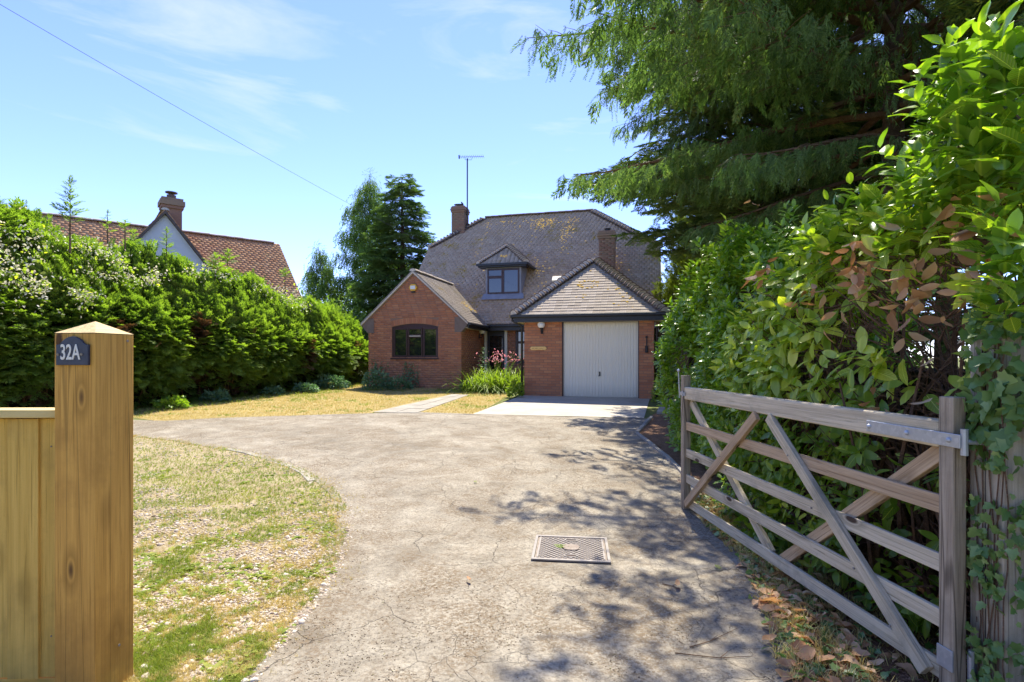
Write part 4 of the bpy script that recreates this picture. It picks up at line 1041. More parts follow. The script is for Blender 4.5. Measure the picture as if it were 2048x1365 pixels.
def strand_tpl(seed=1, n=15, side=.13, wdt=.035):
    """hanging spray: hangs along +X (turned downwards on placing), with short side sprigs all round"""
    r = random.Random(seed); S = []
    ax = lambda t: np.array((t, .05*math.sin(4*t+seed), .04*math.sin(5*t)))
    for k in range(4): S.append((ax(k/4), ax((k+1)/4), .022, (0, 1, 0)))
    for i in range(n):
        t = .03+.97*i/n; L = side*(1.15-.65*t)*r.uniform(.7, 1.25)
        for sg in (0, 1, 2):
            th = sg*2.1+i*1.2+r.random(); a = R(r.uniform(25, 50)); p = ax(t)
            d = np.array((math.cos(a), math.sin(a)*math.cos(th), math.sin(a)*math.sin(th)))
            S.append((p, p+d*L, wdt, (math.sin(th)*.2, -math.sin(th), math.cos(th))))
    return rhombs(S)
def spruce_tpl(seed=1, n=7):
    """flat spruce spray made of needle-clad twigs (crossed pairs of blades)"""
    r = random.Random(seed); S = []
    def tw(a, b, w):
        a = np.array(a, float); b = np.array(b, float)
        S.append((a, b, w, (0, 0, 1))); S.append((a, b, w*.8, (0, 1, .2)))
    tw((0, 0, 0), (.55, 0, 0), .07); tw((.5, 0, 0), (1, 0, .02), .07)
    for i in range(n):
        t = .1+.8*i/n; L = .5*(1-t)**.8+.10
        for sg in (1, -1):
            a = R(r.uniform(38, 58)); q = (t+math.cos(a)*L, sg*math.sin(a)*L, r.uniform(-.09, .03))
            tw((t, 0, 0), q, .065)
            if L > .3: 
                m = (t+math.cos(a)*L*.5, sg*math.sin(a)*L*.5, 0); tw(m, (m[0]+L*.4, m[1]+sg*.06*L, -.02), .055)
    return rhombs(S)
def birch_tpl(seed=1, n=16):
    r = random.Random(seed); S = []
    for k in range(3): S.append(((k/3, .03*k, 0), ((k+1)/3, .03*(k+1), 0), .012, (0, 1, 0)))
    for i in range(n):
        t = i/n; p = np.array((t, .03*3*t, 0)); d = np.array((r.uniform(-.2, .9), r.uniform(-1, 1), r.uniform(-1, 1))); d /= np.linalg.norm(d)
        nn = np.array((r.uniform(-1, 1), r.uniform(-1, 1), r.uniform(-1, 1)))
        S.append((p, p+d*.11, .075, nn))
    return rhombs(S)
def blade_tpl(n=6, seed=1, h=1, spread=.35, w=.05):
    r = random.Random(seed); V = []; F = []
    for i in range(n):
        a = r.random()*2*PI; l = r.uniform(.5, 1)*h; s = r.uniform(.1, spread); b = np.array((r.uniform(-.1, .1), r.uniform(-.1, .1), 0))
        d = np.array((math.cos(a), math.sin(a), 0)); p = np.array((-d[1], d[0], 0))*w
        m = b+d*s*.35*l+np.array((0, 0, l*.6)); e = b+d*s*l*1.3+np.array((0, 0, l*.95)); k = len(V)
        V += [b-p, b+p, m+p*.7, m-p*.7, e+p*.1, e-p*.1]; F += [(k, k+1, k+2, k+3), (k+3, k+2, k+4, k+5)]
    return np.array(V), np.array(F)
LM = {}
LM['cypress'] = leafmat('cypress_sprays', [(.0, (0.097, 0.148, 0.040)), (.35, (0.158, 0.235, 0.054)), (.65, (0.235, 0.317, 0.074)), (1, (0.331, 0.389, 0.111))], .6, .25, .45, (.85, 1, .2), .9)
LM['cypress_brown'] = leafmat('dead_cypress', [(0, (.10, .055, .03)), (1, (.20, .12, .06))], .8, .1, .2, (1, .8, .5))
LM['cedar'] = leafmat('weeping_conifer', [(.0, (0.068, 0.104, 0.036)), (.4, (0.114, 0.174, 0.053)), (.75, (0.190, 0.250, 0.086)), (1, (0.322, 0.329, 0.120))], .55, .3, .42, (.8, 1, .42), .8)
LM['spruce'] = leafmat('spruce_sprays', [(.0, (0.082, 0.130, 0.043)), (.5, (0.140, 0.208, 0.061)), (.8, (0.224, 0.261, 0.070)), (1, (0.351, 0.325, 0.086))], .55, .3, .22, (.9, 1, .4), .7)
LM['spruce_lit'] = leafmat('yellow_green_conifer', [(.0, (.10, .13, .02)), (1, (.22, .25, .04))], .55, .3, .35, (.9, 1, .3), .7)
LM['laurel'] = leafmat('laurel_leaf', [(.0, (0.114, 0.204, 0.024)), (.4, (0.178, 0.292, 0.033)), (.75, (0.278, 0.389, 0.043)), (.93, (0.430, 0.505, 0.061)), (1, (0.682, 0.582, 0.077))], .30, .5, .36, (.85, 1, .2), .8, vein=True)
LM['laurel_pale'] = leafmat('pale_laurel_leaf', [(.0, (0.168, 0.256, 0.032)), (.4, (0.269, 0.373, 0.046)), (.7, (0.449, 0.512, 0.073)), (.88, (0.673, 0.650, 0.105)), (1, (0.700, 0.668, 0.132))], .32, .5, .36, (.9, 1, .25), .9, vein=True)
LM['dead'] = leafmat('dry_brown_leaf', [(.0, (0.282, 0.135, 0.064)), (.4, (0.462, 0.257, 0.127)), (.7, (0.616, 0.405, 0.227)), (1, (0.665, 0.567, 0.369))], .6, .25, .2, (1, .8, .5))
LM['ivy'] = leafmat('ivy_leaf', [(.0, (0.070, 0.151, 0.041)), (.5, (0.140, 0.236, 0.065)), (.8, (0.246, 0.338, 0.114)), (1, (0.421, 0.506, 0.211))], .42, .4, .25, (.85, 1, .35))
LM['birch'] = leafmat('birch_leaves', [(.0, (0.078, 0.140, 0.035)), (.6, (0.140, 0.218, 0.047)), (1, (0.234, 0.312, 0.078))], .55, .3, .35, (.9, 1, .3))
LM['grass'] = leafmat('green_grass', [(.0, (0.127, 0.190, 0.025)), (.5, (0.218, 0.280, 0.040)), (.8, (0.333, 0.340, 0.070)), (1, (0.506, 0.420, 0.130))], .7, .2, .3, (.9, 1, .3), 1.5)
LM['straw'] = leafmat('straw_grass', [(.0, (.36, .28, .09)), (.5, (.52, .42, .16)), (1, (.66, .56, .28))], .8, .15, .25, (1, .95, .6), 1.2)
LM['shrub'] = leafmat('blue_green_shrub', [(.0, (0.084, 0.168, 0.084)), (1, (0.202, 0.302, 0.151))], .55, .3, .25, (.8, 1, .5))
LM['lily'] = leafmat('daylily_leaves', [(.0, (.13, .22, .02)), (1, (.30, .38, .05))], .5, .3, .35, (.9, 1, .3))
LM['pink'] = leafmat('pink_petals', [(.0, (.50, .20, .26)), (1, (.68, .42, .44))], .6, .2, .3, (1, .6, .6))
LM['blossom'] = leafmat('pale_blossom', [(.0, (0.381, 0.381, 0.246)), (.5, (0.515, 0.504, 0.392)), (.8, (0.605, 0.582, 0.493)), (1, (0.515, 0.336, 0.213))], .75, .15, .25, (1, .95, .8))
M['bark'] = soil('rough_bark', (.07, .045, .03), (.16, .11, .075), (.22, .16, .11), 9, .02)
M['bark_orange'] = soil('orange_brown_bark', (.12, .065, .035), (.24, .14, .075), (.30, .2, .12), 12, .01)
M['twig'] = soil('dark_twigs', (0.093, 0.059, 0.038), (0.204, 0.124, 0.080), (0.289, 0.171, 0.109), 14, .01)
M['core_brown'] = soil('hedge_core_brown', (.03, .024, .015), (.06, .045, .028), (.04, .045, .02), 7, .05)  # dark brown of the solid cores added inside the laurel hedges
M['core_green'] = soil('cypress_core_green', (.028, .035, .012), (.05, .06, .018), (.06, .04, .02), 7, .05)  # dark green of the solid core added inside the conifer hedge
def rnd(a, b, n): return RNG.uniform(a, b, n)
def nrm(n, s=1): return RNG.normal(0, s, (n, 3))
from mathutils import noise as mnoise
def fbm(P, s=1.0, seed=0.0):
    return np.array([mnoise.fractal(Vector((p[0]*s+seed, p[1]*s, p[2]*s)), 1.0, 2.0, 3) for p in P])
# ---- left conifer hedge ------------------------------------------------------
hedge = empty('hedge', (-8.3, 12.4, Gf(12.4))); tag(hedge, 'tall clipped bright green conifer hedge along the left boundary', 'hedge')
HP = [(-12.6, 2.5, 4.7), (-10.6, 7.2, 4.45), (-9.35, 9.9, 4.15), (-8.3, 12.4, 3.75), (-6.8, 15.8, 3.35), (-5.55, 19.0, 2.75), (-5.2, 20.3, 2.6)]
HP = np.array(HP); HP[:, 2] += .10
seglen = np.concatenate([[0], np.cumsum(np.hypot(*np.diff(HP[:, :2], axis=0).T))])
def hpos(s):
    x = np.interp(s, seglen, HP[:, 0]); y = np.interp(s, seglen, HP[:, 1]); h = np.interp(s, seglen, HP[:, 2])
    return x, y, h
HD = 2.2   # thickness; hedge body lies to the left of the line
def hface(s, u):
    """u 0..1 up the face, 1..2 across the top; returns position and outward direction"""
    x, y, h = hpos(s); x2, y2, _ = hpos(s+.05); x1, y1, _ = hpos(s-.05)
    t = np.stack([x2-x1, y2-y1], -1); t /= np.linalg.norm(t, axis=-1, keepdims=True)
    n = np.stack([t[:, 1], -t[:, 0]], -1)          # to the right of the line: towards the drive
    g = G(y); uf = np.clip(u, 0, 1); ut = np.clip(u-1, 0, 1)
    und = .5*(np.clip(.25-uf, 0, .25)/.25)
    off = -und-1.5*np.clip(uf-.45, 0, 1)**1.15 - ut*HD
    z = g+(h-g)*uf*(1)-.25*ut
    b = .09*np.sin(s*1.9+uf*2.0)+.07*np.sin(s*4.3+z*2)
    top = .16*np.sin(s*2.3)+.12*np.sin(s*5.7+1)
    off = off+b*.6; z = z+np.where(uf > .6, top*(uf-.6)/.4, 0)
    P = np.stack([x+n[:, 0]*off, y+n[:, 1]*off, z], -1)
    el = np.where(u > 1, 1.25, np.clip((uf-.42)*2.6, -.1, .95))
    O = np.stack([n[:, 0]*np.cos(el), n[:, 1]*np.cos(el), np.sin(el)], -1)
    return P, O, t
smax = seglen[-1]
n = 54000
s = smax*(1-RNG.random(n)**.8*.98); u = RNG.random(n)*1.75; u = np.where((u > 1) & (RNG.random(n) < .45), RNG.random(n), u)
Pp, O, tg = hface(s, u)
keep = (u > .19+.07*np.sin(s*2.1)) | (RNG.random(n) < .30)
depth = RNG.random(n)**1.3*.36-.06*(RNG.random(n) < .15)
jit = fbm(Pp*np.array([1, 1, 1.4]), .9)*.15
Pp = Pp+O*(jit-depth)[:, None]+nrm(n, .03)
up = np.array([0, 0, 1.0]); t3 = np.concatenate([tg, np.zeros((n, 1))], 1)
# sprays sweep sideways and outwards along the hedge, tips lifting near the top
f = O*.8+t3*rnd(-1.2, .3, n)[:, None]+up*(np.where(u > .6, .45, -.05)+rnd(-.3, .35, n))[:, None]
Rm = frames(f, up+nrm(n, .35)+O*.5)
sc = rnd(.15, .40, n)*np.where(u > 1, 1.15, 1)
Tc = [cypress_tpl(1), cypress_tpl(2, 8, .4), cypress_tpl(5, 10, .1)]
brown = (fbm(Pp, .75, 9) > .47) & (u < .62)
grp = RNG.integers(0, 3, n)
foliage('sprays', [scatter(Tc[g], Pp[(grp == g) & ~brown & keep], Rm[(grp == g) & ~brown & keep], sc[(grp == g) & ~brown & keep]) for g in range(3)], LM['cypress'], None).parent = hedge
bpy.data.objects['sprays'].matrix_parent_inverse = hedge.matrix_basis.inverted()
def adopt(o, p):
    o.parent = p; o.matrix_parent_inverse = p.matrix_basis.inverted(); return o
bpy.context.view_layer.update()
o = foliage('dead_sprays', [scatter(Tc[0], Pp[brown & keep], Rm[brown & keep], sc[brown & keep])], LM['cypress_brown'], None); adopt(o, hedge)
# solid core added behind the sprays to block see-through
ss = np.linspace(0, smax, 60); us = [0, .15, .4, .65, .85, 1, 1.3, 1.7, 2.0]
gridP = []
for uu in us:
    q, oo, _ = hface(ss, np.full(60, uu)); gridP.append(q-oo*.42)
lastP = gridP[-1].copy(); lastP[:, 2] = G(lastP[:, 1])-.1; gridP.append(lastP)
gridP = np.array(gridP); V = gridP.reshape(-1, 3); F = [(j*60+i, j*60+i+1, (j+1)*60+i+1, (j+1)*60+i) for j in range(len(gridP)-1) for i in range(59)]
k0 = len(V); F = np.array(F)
o = link('solid_core', np_mesh('solid_core', V+nrm(len(V), .04), F), None, [M['core_green']]); adopt(o, hedge)
# bare stems showing at the foot
mb = MB()
for i in range(60):
    s_ = np.array([random.uniform(smax*.35, smax)]); q, oo, _ = hface(s_, np.array([0.02])); q = q[0]-oo[0]*.12
    a = Vector(q); b = a+Vector((random.uniform(-.2, .2), random.uniform(-.35, .35), random.uniform(.5, 1.1)))+Vector(oo[0])*random.uniform(-.1, .2)
    mb.tube([a, a.lerp(b, .5)+Vector((random.uniform(-.06, .06), random.uniform(-.06, .06), 0)), b], [.018, .012, .005], 5)
o = mb.build('stems', M['bark_orange'], None); tag(o, kind='stuff'); adopt(o, hedge)
# leader shoots standing above the top
def leader(base, h, r0, n, seed):
    rr = np.random.default_rng(seed); P_ = []; F_ = []; S_ = []
    for i in range(n):
        t = (i/n)**.9; a = i*2.4; L = r0*(1-t)**.8*rr.uniform(.7, 1.2)+.04
        P_.append((base[0]+.02*math.sin(9*t), base[1], base[2]+h*t)); F_.append((math.cos(a), math.sin(a), .35+.5*t)); S_.append(L)
    P_.append((base[0], base[1], base[2]+h*.82)); F_.append((.1, 0, 1)); S_.append(h*.2)
    P_ = np.array(P_); F_ = np.array(F_)
    return scatter(Tc[0], P_, frames(F_, np.tile([0, 0, 1.0], (len(P_), 1))+rr.normal(0, .2, (len(P_), 3))), np.array(S_))
ls = []; mb = MB()
for (px, py, Y, h, r0, n_) in ((140, 352, 10.8, .95, .33, 44), (-6, 392, 10.2, .9, .55, 50), (215, 420, 12.0, .5, .18, 16), (52, 400, 11.0, .35, .08, 7), (268, 462, 13.0, .45, .3, 20), (333, 455, 13.4, .7, .26, 24), (430, 505, 14.6, .55, .4, 30), (455, 498, 15.4, .45, .35, 26), (570, 535, 18, .35, .3, 20), (250, 440, 12.5, .3, .25, 14), (28, 400, 10.6, .6, .5, 30)):
    tip = at(px, py, Y); b = (tip.x, tip.y, tip.z-h); ls.append(leader(b, h, r0, n_, px+9)); mb.tube([(b[0], b[1], b[2]-.6), b, tip], [.02, .014, .004], 5)
o = foliage('leader_shoots', ls, LM['cypress'], None); adopt(o, hedge)
o = mb.build('leader_stems', M['bark'], None); tag(o, kind='stuff'); adopt(o, hedge)
# pale flowering climber trailing over the hedge
LT = leaf_tpl(4, .6, .15, .2)
spots = [[(0, 480, 9.6, .55, 700), (30, 530, 9.6, .5, 700), (75, 580, 9.7, .4, 420), (110, 600, 9.8, .25, 200), (20, 590, 9.5, .45, 260)],
         [(110, 470, 10.8, .3, 150), (190, 505, 11.3, .35, 400), (235, 530, 11.5, .35, 520), (285, 552, 12.0, .3, 420), (215, 550, 11.4, .25, 200), (310, 560, 12.2, .18, 100)],
         [(160, 590, 10.8, .22, 160), (150, 620, 10.6, .18, 160), (185, 600, 10.9, .2, 120)],
         [(400, 545, 13.6, .25, 160), (455, 560, 14.4, .25, 120), (570, 590, 16.6, .35, 420), (600, 615, 17, .3, 300), (520, 575, 15.8, .25, 130)]]
labs = ['large drift of pale blossom on the hedge at the far left', 'long drift of pale blossom on the hedge below the white gable', 'small hanging tuft of pale blossom on the hedge just above the 32A post', 'pale blossom trailing over the hedge below the far red roof end']
for q, lb in zip(spots, labs):
    e = empty('flowering_climber', at(q[0][0], q[0][1]+20, q[0][2])); tag(e, lb, 'climbing plant', 'pale flowering climbers on the conifer hedge'); bpy.context.view_layer.update()
    Ps = []
    for (px, py, Y, r, k) in q:
        c = np.array(at(px, py, Y)); g_ = RNG.normal(0, 1, (k, 3))*np.array([r*.75, r*.6, r*.42]); Ps.append(c+g_+np.array([0, -.12, 0])-np.array([0, 1, 0])*0)
    Ps = np.concatenate(Ps)
    # push the flowers onto the hedge surface
    dens = (fbm(Ps, 2.2, 4) > .0)&(RNG.random(len(Ps))<.8); Ps = Ps[dens]; k = len(Ps)
    d = nrm(k, .6)+np.array([.5, -.5, .6]); gsel = RNG.random(k) < .22
    o = foliage('blossom', [scatter(LT, Ps[~gsel], frames(d[~gsel], nrm((~gsel).sum(), .5)+np.array([.3, -.4, 1])), rnd(.03, .07, (~gsel).sum()))], LM['blossom'], None); adopt(o, e)
    o = foliage('leaves', [scatter(LT, Ps[gsel], frames(d[gsel], nrm(gsel.sum(), .5)+np.array([.3, -.4, 1])), rnd(.06, .1, gsel.sum()))], LM['laurel_pale'], None); adopt(o, e)
# ---- trees --------------------------------------------------------------------
def put(o, p): return adopt(o, p)
def emp(name, loc, label, cat, group=None):
    e = empty(name, loc); tag(e, label, cat, group); bpy.context.view_layer.update(); return e
def conifer(name, base, H, rmax, label, mat, tpls, style, h0, nb, seed, group=None, dens=1.0, barkm='bark', trunk_r=.22, az_bias=None, top=1.0, sc0=.3, low=None, extra=()):
    """trunk, limbs that droop and lift, and sprays set along limbs and side branches"""
    rr = np.random.default_rng(seed); e = emp(name, (*base, Gf(base[1])), label, 'tree', group); z0 = Gf(base[1])
    tr = MB(); tr.tube([(base[0], base[1], z0-.3), (base[0]+.05, base[1], z0+H*.4), (base[0], base[1], z0+H*.97)], [trunk_r, trunk_r*.62, .02], 10)
    put(tr.build('trunk', M[barkm], None, smooth=True), e)
    lim = MB(); Ps = []; Fs = []; Ns = []; Sc = []
    for i in range(nb+len(extra)):
        t = min(1, i/nb); h = h0+(H-h0)*t**1.12; az = i*2.39996+rr.uniform(-.3, .3)
        L = rmax*(1-t)**(.6 if style == 'weep' else .75)*top*rr.uniform(.72, 1.08)+.25
        if low: L *= min(1, low[0]+(1-low[0])*(h-h0)/low[1])
        if i >= nb: h, az, L = extra[i-nb]; az = R(az)
        if style == 'weep': rise, dr = rr.uniform(-.12, .16), -.20
        elif style == 'flat': rise, dr = rr.uniform(-.10, .10), .10
        else: rise, dr = rr.uniform(.1, .45), .0
        ax = np.array([math.cos(az), math.sin(az), 0]); side = np.array([-math.sin(az), math.cos(az), 0])
        sway = rr.uniform(-.12, .12)
        def bp(q): return np.array([base[0], base[1], z0+h])+ax*L*q+side*L*sway*q*q+np.array([0, 0, L*(rise*q-(.38 if style == 'weep' else .22)*q*q*(1 if style != 'up' else -.5)+.24*q**3*(1 if style == 'weep' else .6))])
        qs = np.linspace(0, 1, 8); pts = [bp(q) for q in qs]
        r_ = .012+.011*L; lim.tube(pts, [max(.004, r_*(1-q*.92)) for q in qs], 5, cap=False)
        nsd = int(L/.20*dens)+2
        for k in range(nsd):
            q = .16+.84*(k+rr.random())/nsd
            if q < .3 and rr.random() < .5: continue
            p = bp(q); tg_ = unit(bp(min(1, q+.05))-bp(q-.05)); sgn = 1 if k % 2 else -1
            sl = (.25+.30*L*(1-q)**.8*rr.uniform(.6, 1.2)) if q < .97 else .2
            sl = min(sl, 1.3)
            sd_ = unit(tg_*.75+side*sgn*rr.uniform(.6, 1.0)+np.array([0, 0, rr.uniform(-.2, .12)]))
            e2 = p+sd_*sl+np.array([0, 0, -.12*sl if style != 'up' else .15*sl])
            if sl > .35: lim.tube([p, (p+e2)/2+np.array([0, 0, .03*sl]), e2], [.008, .005, .003], 3, cap=False)
            step = .085 if style == 'weep' else .14
            m = max(1, int(sl/step*dens))
            for j in range(m+1):
                w = (j+rr.random()*.6)/(m+.3); pp = p+(e2-p)*min(w, 1)
                if style == 'weep':
                    Ps.append(pp+rr.normal(0, .015, 3)); Fs.append(sd_*.28+tg_*.15+np.array([rr.normal(0, .24), rr.normal(0, .24), -1])); Ns.append(side*sgn+rr.normal(0, .5, 3)); Sc.append(rr.uniform(.16, .52)*(1.1-.3*w))
                elif style == 'flat':
                    s2 = 1 if rr.random() < .5 else -1
                    dd = unit(sd_*1.0+tg_*s2*rr.uniform(.2, .9)+np.array([0, 0, rr.uniform(-.45, .15)]))
                    Ps.append(pp); Fs.append(dd); Ns.append(np.array([0, 0, 1.0])+rr.normal(0, .28, 3)); Sc.append(sc0*rr.uniform(.7, 1.35))
                else:
                    Ps.append(pp); Fs.append(sd_+rr.normal(0, .5, 3)+np.array([0, 0, .25])); Ns.append(rr.normal(0, 1, 3)); Sc.append(sc0*rr.uniform(.7, 1.3))
        if style != 'weep':
            for k in range(int(L/.16*dens)):
                q = .3+.7*rr.random(); Ps.append(bp(q)); Fs.append(unit(bp(min(1, q+.05))-bp(q-.05))+rr.normal(0, .35, 3)); Ns.append(np.array([0, 0, 1.0])+rr.normal(0, .3, 3)); Sc.append(sc0*rr.uniform(.7, 1.3))
        Ps.append(pts[-1]); Fs.append(unit(pts[-1]-pts[-2])+(np.array([0, 0, -.5]) if style == 'weep' else 0)); Ns.append(np.array([0, 0, 1.0])); Sc.append(sc0*1.2)
    Ps, Fs, Ns, Sc = map(np.array, (Ps, Fs, Ns, Sc))
    g = rr.integers(0, len(tpls), len(Ps))
    o = foliage('crown', [scatter(tpls[k], Ps[g == k], frames(Fs[g == k], Ns[g == k]), Sc[g == k]) for k in range(len(tpls))], LM[mat], None); put(o, e)
    o = lim.build('limbs', M['bark_orange' if style == 'weep' else 'bark'], None); tag(o, kind='stuff'); put(o, e)
    return e, len(Ps)
TS = [strand_tpl(1), strand_tpl(2, 13), strand_tpl(3, 17, .11)]
TP = [spruce_tpl(1), spruce_tpl(2, 8), spruce_tpl(4, 6)]
e, n_ = conifer('weeping_conifer', (6.1, 8.7), 15, 6.7, 'large weeping conifer with hanging sprays, nearest tree on the right', 'cedar', TS+[cypress_tpl(7, 9, .9), cypress_tpl(8, 8, .5)], 'weep', 4.1, 125, 3, 'conifers on the right', dens=1.1, low=(.5, 2.3), extra=[(6.6, 206, 5.9), (7.4, 216, 6.2), (6.9, 228, 5.9), (8.0, 210, 6.0), (7.4, 238, 5.6)])
e, n2_ = conifer('spruce_tree', (5.9, 12.8), 13.5, 5.5, 'dark spruce with level spreading branches beside the right end of the roof', 'spruce', TP, 'flat', 4.0, 125, 5, 'conifers on the right', dens=1.0, sc0=.34, low=(.50, 2.4))
SMALLC = 1
for i, (x, y, H, r, lab) in enumerate(((9.6, 12.0, 13, 4.0, 'dark conifer standing behind the laurel hedge at the far right'), (9.2, 17.0, 12, 3.8, 'dark conifer farther back between the spruce and the far right tree'), (7.4, 6.2, 11, 2.9, 'tall conifer filling the upper right corner above the laurel'))):
    conifer('dark_conifer', (x, y), H, r, lab, 'spruce', TP, 'flat', 1.8, 62, 20+i, 'conifers on the right', dens=.55, sc0=.42)
# background trees on the left
conifer('spruce_tree', (-5.2, 25.5), 9.6, 2.9, 'pointed spruce in front of the birch, left of the brick gable', 'cedar', TP, 'flat', .8, 150, 31, 'trees behind the left hedge', dens=1.25, sc0=.36)
def birch(base, H, r, label, seed, lean=0, n=46):
    rr = np.random.default_rng(seed); z0 = Gf(base[1]); e = emp('birch_tree', (*base, z0), label, 'tree', 'trees behind the left hedge')
    T_ = [birch_tpl(1), birch_tpl(2)]
    tr = MB(); tp = lambda q: np.array([base[0]+lean*q*q, base[1], z0+H*q*.96]); tr.tube([tp(q) for q in (0, .3, .6, 1)], [.16, .11, .06, .01], 8); put(tr.build('trunk', M['bark'], None), e)
    lim = MB(); Ps = []; Sc = []; Fs = []
    for i in range(n):
        t = .12+.86*i/n; p = tp(t); az = i*2.4; L = r*(math.sin(PI*min(1, (t*.9+.12)))**.7)*rr.uniform(.5, 1.1)*(1.15-.55*t); ax = np.array([math.cos(az), math.sin(az), 0])
        bp = lambda q: p+ax*L*q*.8+np.array([0, 0, L*(1.25*q-.75*q*q)])
        lim.tube([bp(q) for q in (0, .35, .7, 1)], [.03*(1-t)+.008, .015, .008, .003], 4, cap=False)
        for k in range(int(22+L*34)):
            q = rr.uniform(.25, 1.0); pp = bp(q)+rr.normal(0, .12, 3); Ps.append(pp); Sc.append(rr.uniform(.35, .95)*(.5+.5*min(1, L))); Fs.append(ax*.3+np.array([rr.normal(0, .18), rr.normal(0, .18), -1]))
    for k in range(20):
        Ps.append(tp(1)+rr.normal(0, .12, 3)); Sc.append(.35); Fs.append(np.array([rr.normal(0, .5), rr.normal(0, .5), rr.uniform(-1, .4)]))
    Ps, Sc, Fs = map(np.array, (Ps, Sc, Fs)); g = rr.integers(0, 2, len(Ps))
    o = foliage('crown', [scatter(T_[k], Ps[g == k], frames(Fs[g == k], rr.normal(0, 1, ((g == k).sum(), 3))), Sc[g == k]) for k in range(2)], LM['birch'], None); put(o, e)
    o = lim.build('limbs', M['bark'], None); tag(o, kind='stuff'); put(o, e)
birch((-7.9, 30), 11.6, 3.1, 'tall birch with drooping branches behind the hedge, left of the spruce', 41, 0, 80)
birch((-9.9, 29), 7.2, 2.0, 'small drooping birch at the left of the tree group behind the hedge', 42, -.5, 44)
# rounded bushes closing the view behind hedge and house
def bush(name, c, r, label, mat, n, seed, tpls, sc, cat='shrub', group=None, core=True):
    rr = np.random.default_rng(seed); e = emp(name, (c[0], c[1], Gf(c[1])), label, cat, group)
    d = unit(rr.normal(0, 1, (n, 3))); d[:, 2] = np.abs(d[:, 2]); rad = 1-.45*rr.random(n)**2
    lump = fbm(d, 2.2, seed)*.35+1
    Pq = np.array([c[0], c[1], Gf(c[1])+.05])+d*np.array(r)*(rad*lump)[:, None]
    g = rr.integers(0, len(tpls), n); Fq = d+rr.normal(0, .5, (n, 3)); S = sc*rr.uniform(.6, 1.3, n)
    o = foliage('leaves', [scatter(tpls[k], Pq[g == k], frames(Fq[g == k], rr.normal(0, 1, ((g == k).sum(), 3))+np.array([0, 0, 1])), S[g == k]) for k in range(len(tpls))], LM[mat], None); put(o, e)
    if core:
        m = MB()
        for k in range(14):
            a = rr.uniform(0, 2*PI); q = d[k]*np.array(r)*.85; m.tube([(c[0]+q[0]*.1, c[1]+q[1]*.1, Gf(c[1])-.1), (c[0]+q[0]*.5, c[1]+q[1]*.5, Gf(c[1])+q[2]*.6), (c[0]+q[0], c[1]+q[1], Gf(c[1])+q[2])], [.03*r[2]/1.5, .015, .004], 4, cap=False)
        o = m.build('branches', M['twig'], None); tag(o, kind='stuff'); put(o, e)
    return e
LB = [leaf_tpl(4, .55, .12, .2)]
bush('garden_shrub', (-7.4, 23.5), (1.6, 1.2, 3.3), 'dark green shrub between the hedge end and the brick gable', 'birch', 5200, 51, LB, .13, group='shrubs behind the hedge')
bush('garden_shrub', (-9.6, 25), (1.6, 1.2, 3.6), 'purple brown tinged shrub below the small birch', 'shrub', 4200, 52, LB, .14, group='shrubs behind the hedge')
bush('garden_shrub', (-12.6, 26), (2.6, 1.5, 3.6), 'wide green shrub behind the hedge under the red roof end', 'birch', 5200, 53, LB, .15, group='shrubs behind the hedge')
bush('garden_shrub', (-5.7, 21.8), (1.1, .9, 2.6), 'sunlit yellow green shrub against the left corner of the gable', 'birch', 3600, 54, LB, .11, group='shrubs behind the hedge')
bush('garden_shrub', (7.6, 22.0), (2.6, 2.0, 3.4), 'shrubbery behind the side gate, right of the garage', 'spruce_lit', 5200, 55, LB, .14, group='shrubs behind the hedge')
bush('small_conifer', (6.15, 18.4), (1.35, 1.2, 4.6), 'sunlit yellow green conifer behind the right corner of the garage', 'spruce_lit', 7500, 56, TP, .2, 'tree', 'conifers on the right')
bush('dark_conifer', (9.5, 22.5), (3.2, 2.0, 8.0), 'dense dark conifer in the gap between the spruce and the roof', 'spruce', 7000, 57, TP, .42, 'tree', 'conifers on the right')
# ---- laurel hedges on the right --------------------------------------------------
LF = [leaf_tpl(6, .44, .10, .22), leaf_tpl(6, .38, .18, .10), leaf_tpl(6, .48, .05, .38), leaf_tpl(6, .40, -.10, .45)]
def shoots(P0, D0, rr, nl=(6, 10), L=(.09, .145), spread=.8, st=.14, droop=.0):
    """a stem with leaves spiralling up it, for every root point and direction"""
    ps = []; fs = []; ns = []; sc = []
    for p, d in zip(P0, D0):
        d = d/np.linalg.norm(d); k = rr.integers(nl[0], nl[1]); a0 = rr.random()*6.28; s1 = np.cross(d, [0.1, .2, 1]); s1 /= np.linalg.norm(s1); s2 = np.cross(d, s1)
        size = rr.uniform(*L)
        for j in range(k):
            t = j/k; a = a0+j*2.4; o_ = s1*math.cos(a)+s2*math.sin(a)
            ps.append(p+d*st*t+o_*.008); fs.append(o_*spread+d*(.30+.75*t)+np.array([0, 0, .05-droop*rr.random()])); ns.append(d*.9+np.array([0, 0, .5])-o_*.2+rr.normal(0, .22, 3)); sc.append(size*rr.uniform(.75, 1.15)*(1-.25*t))
    return map(np.array, (ps, fs, ns, sc))
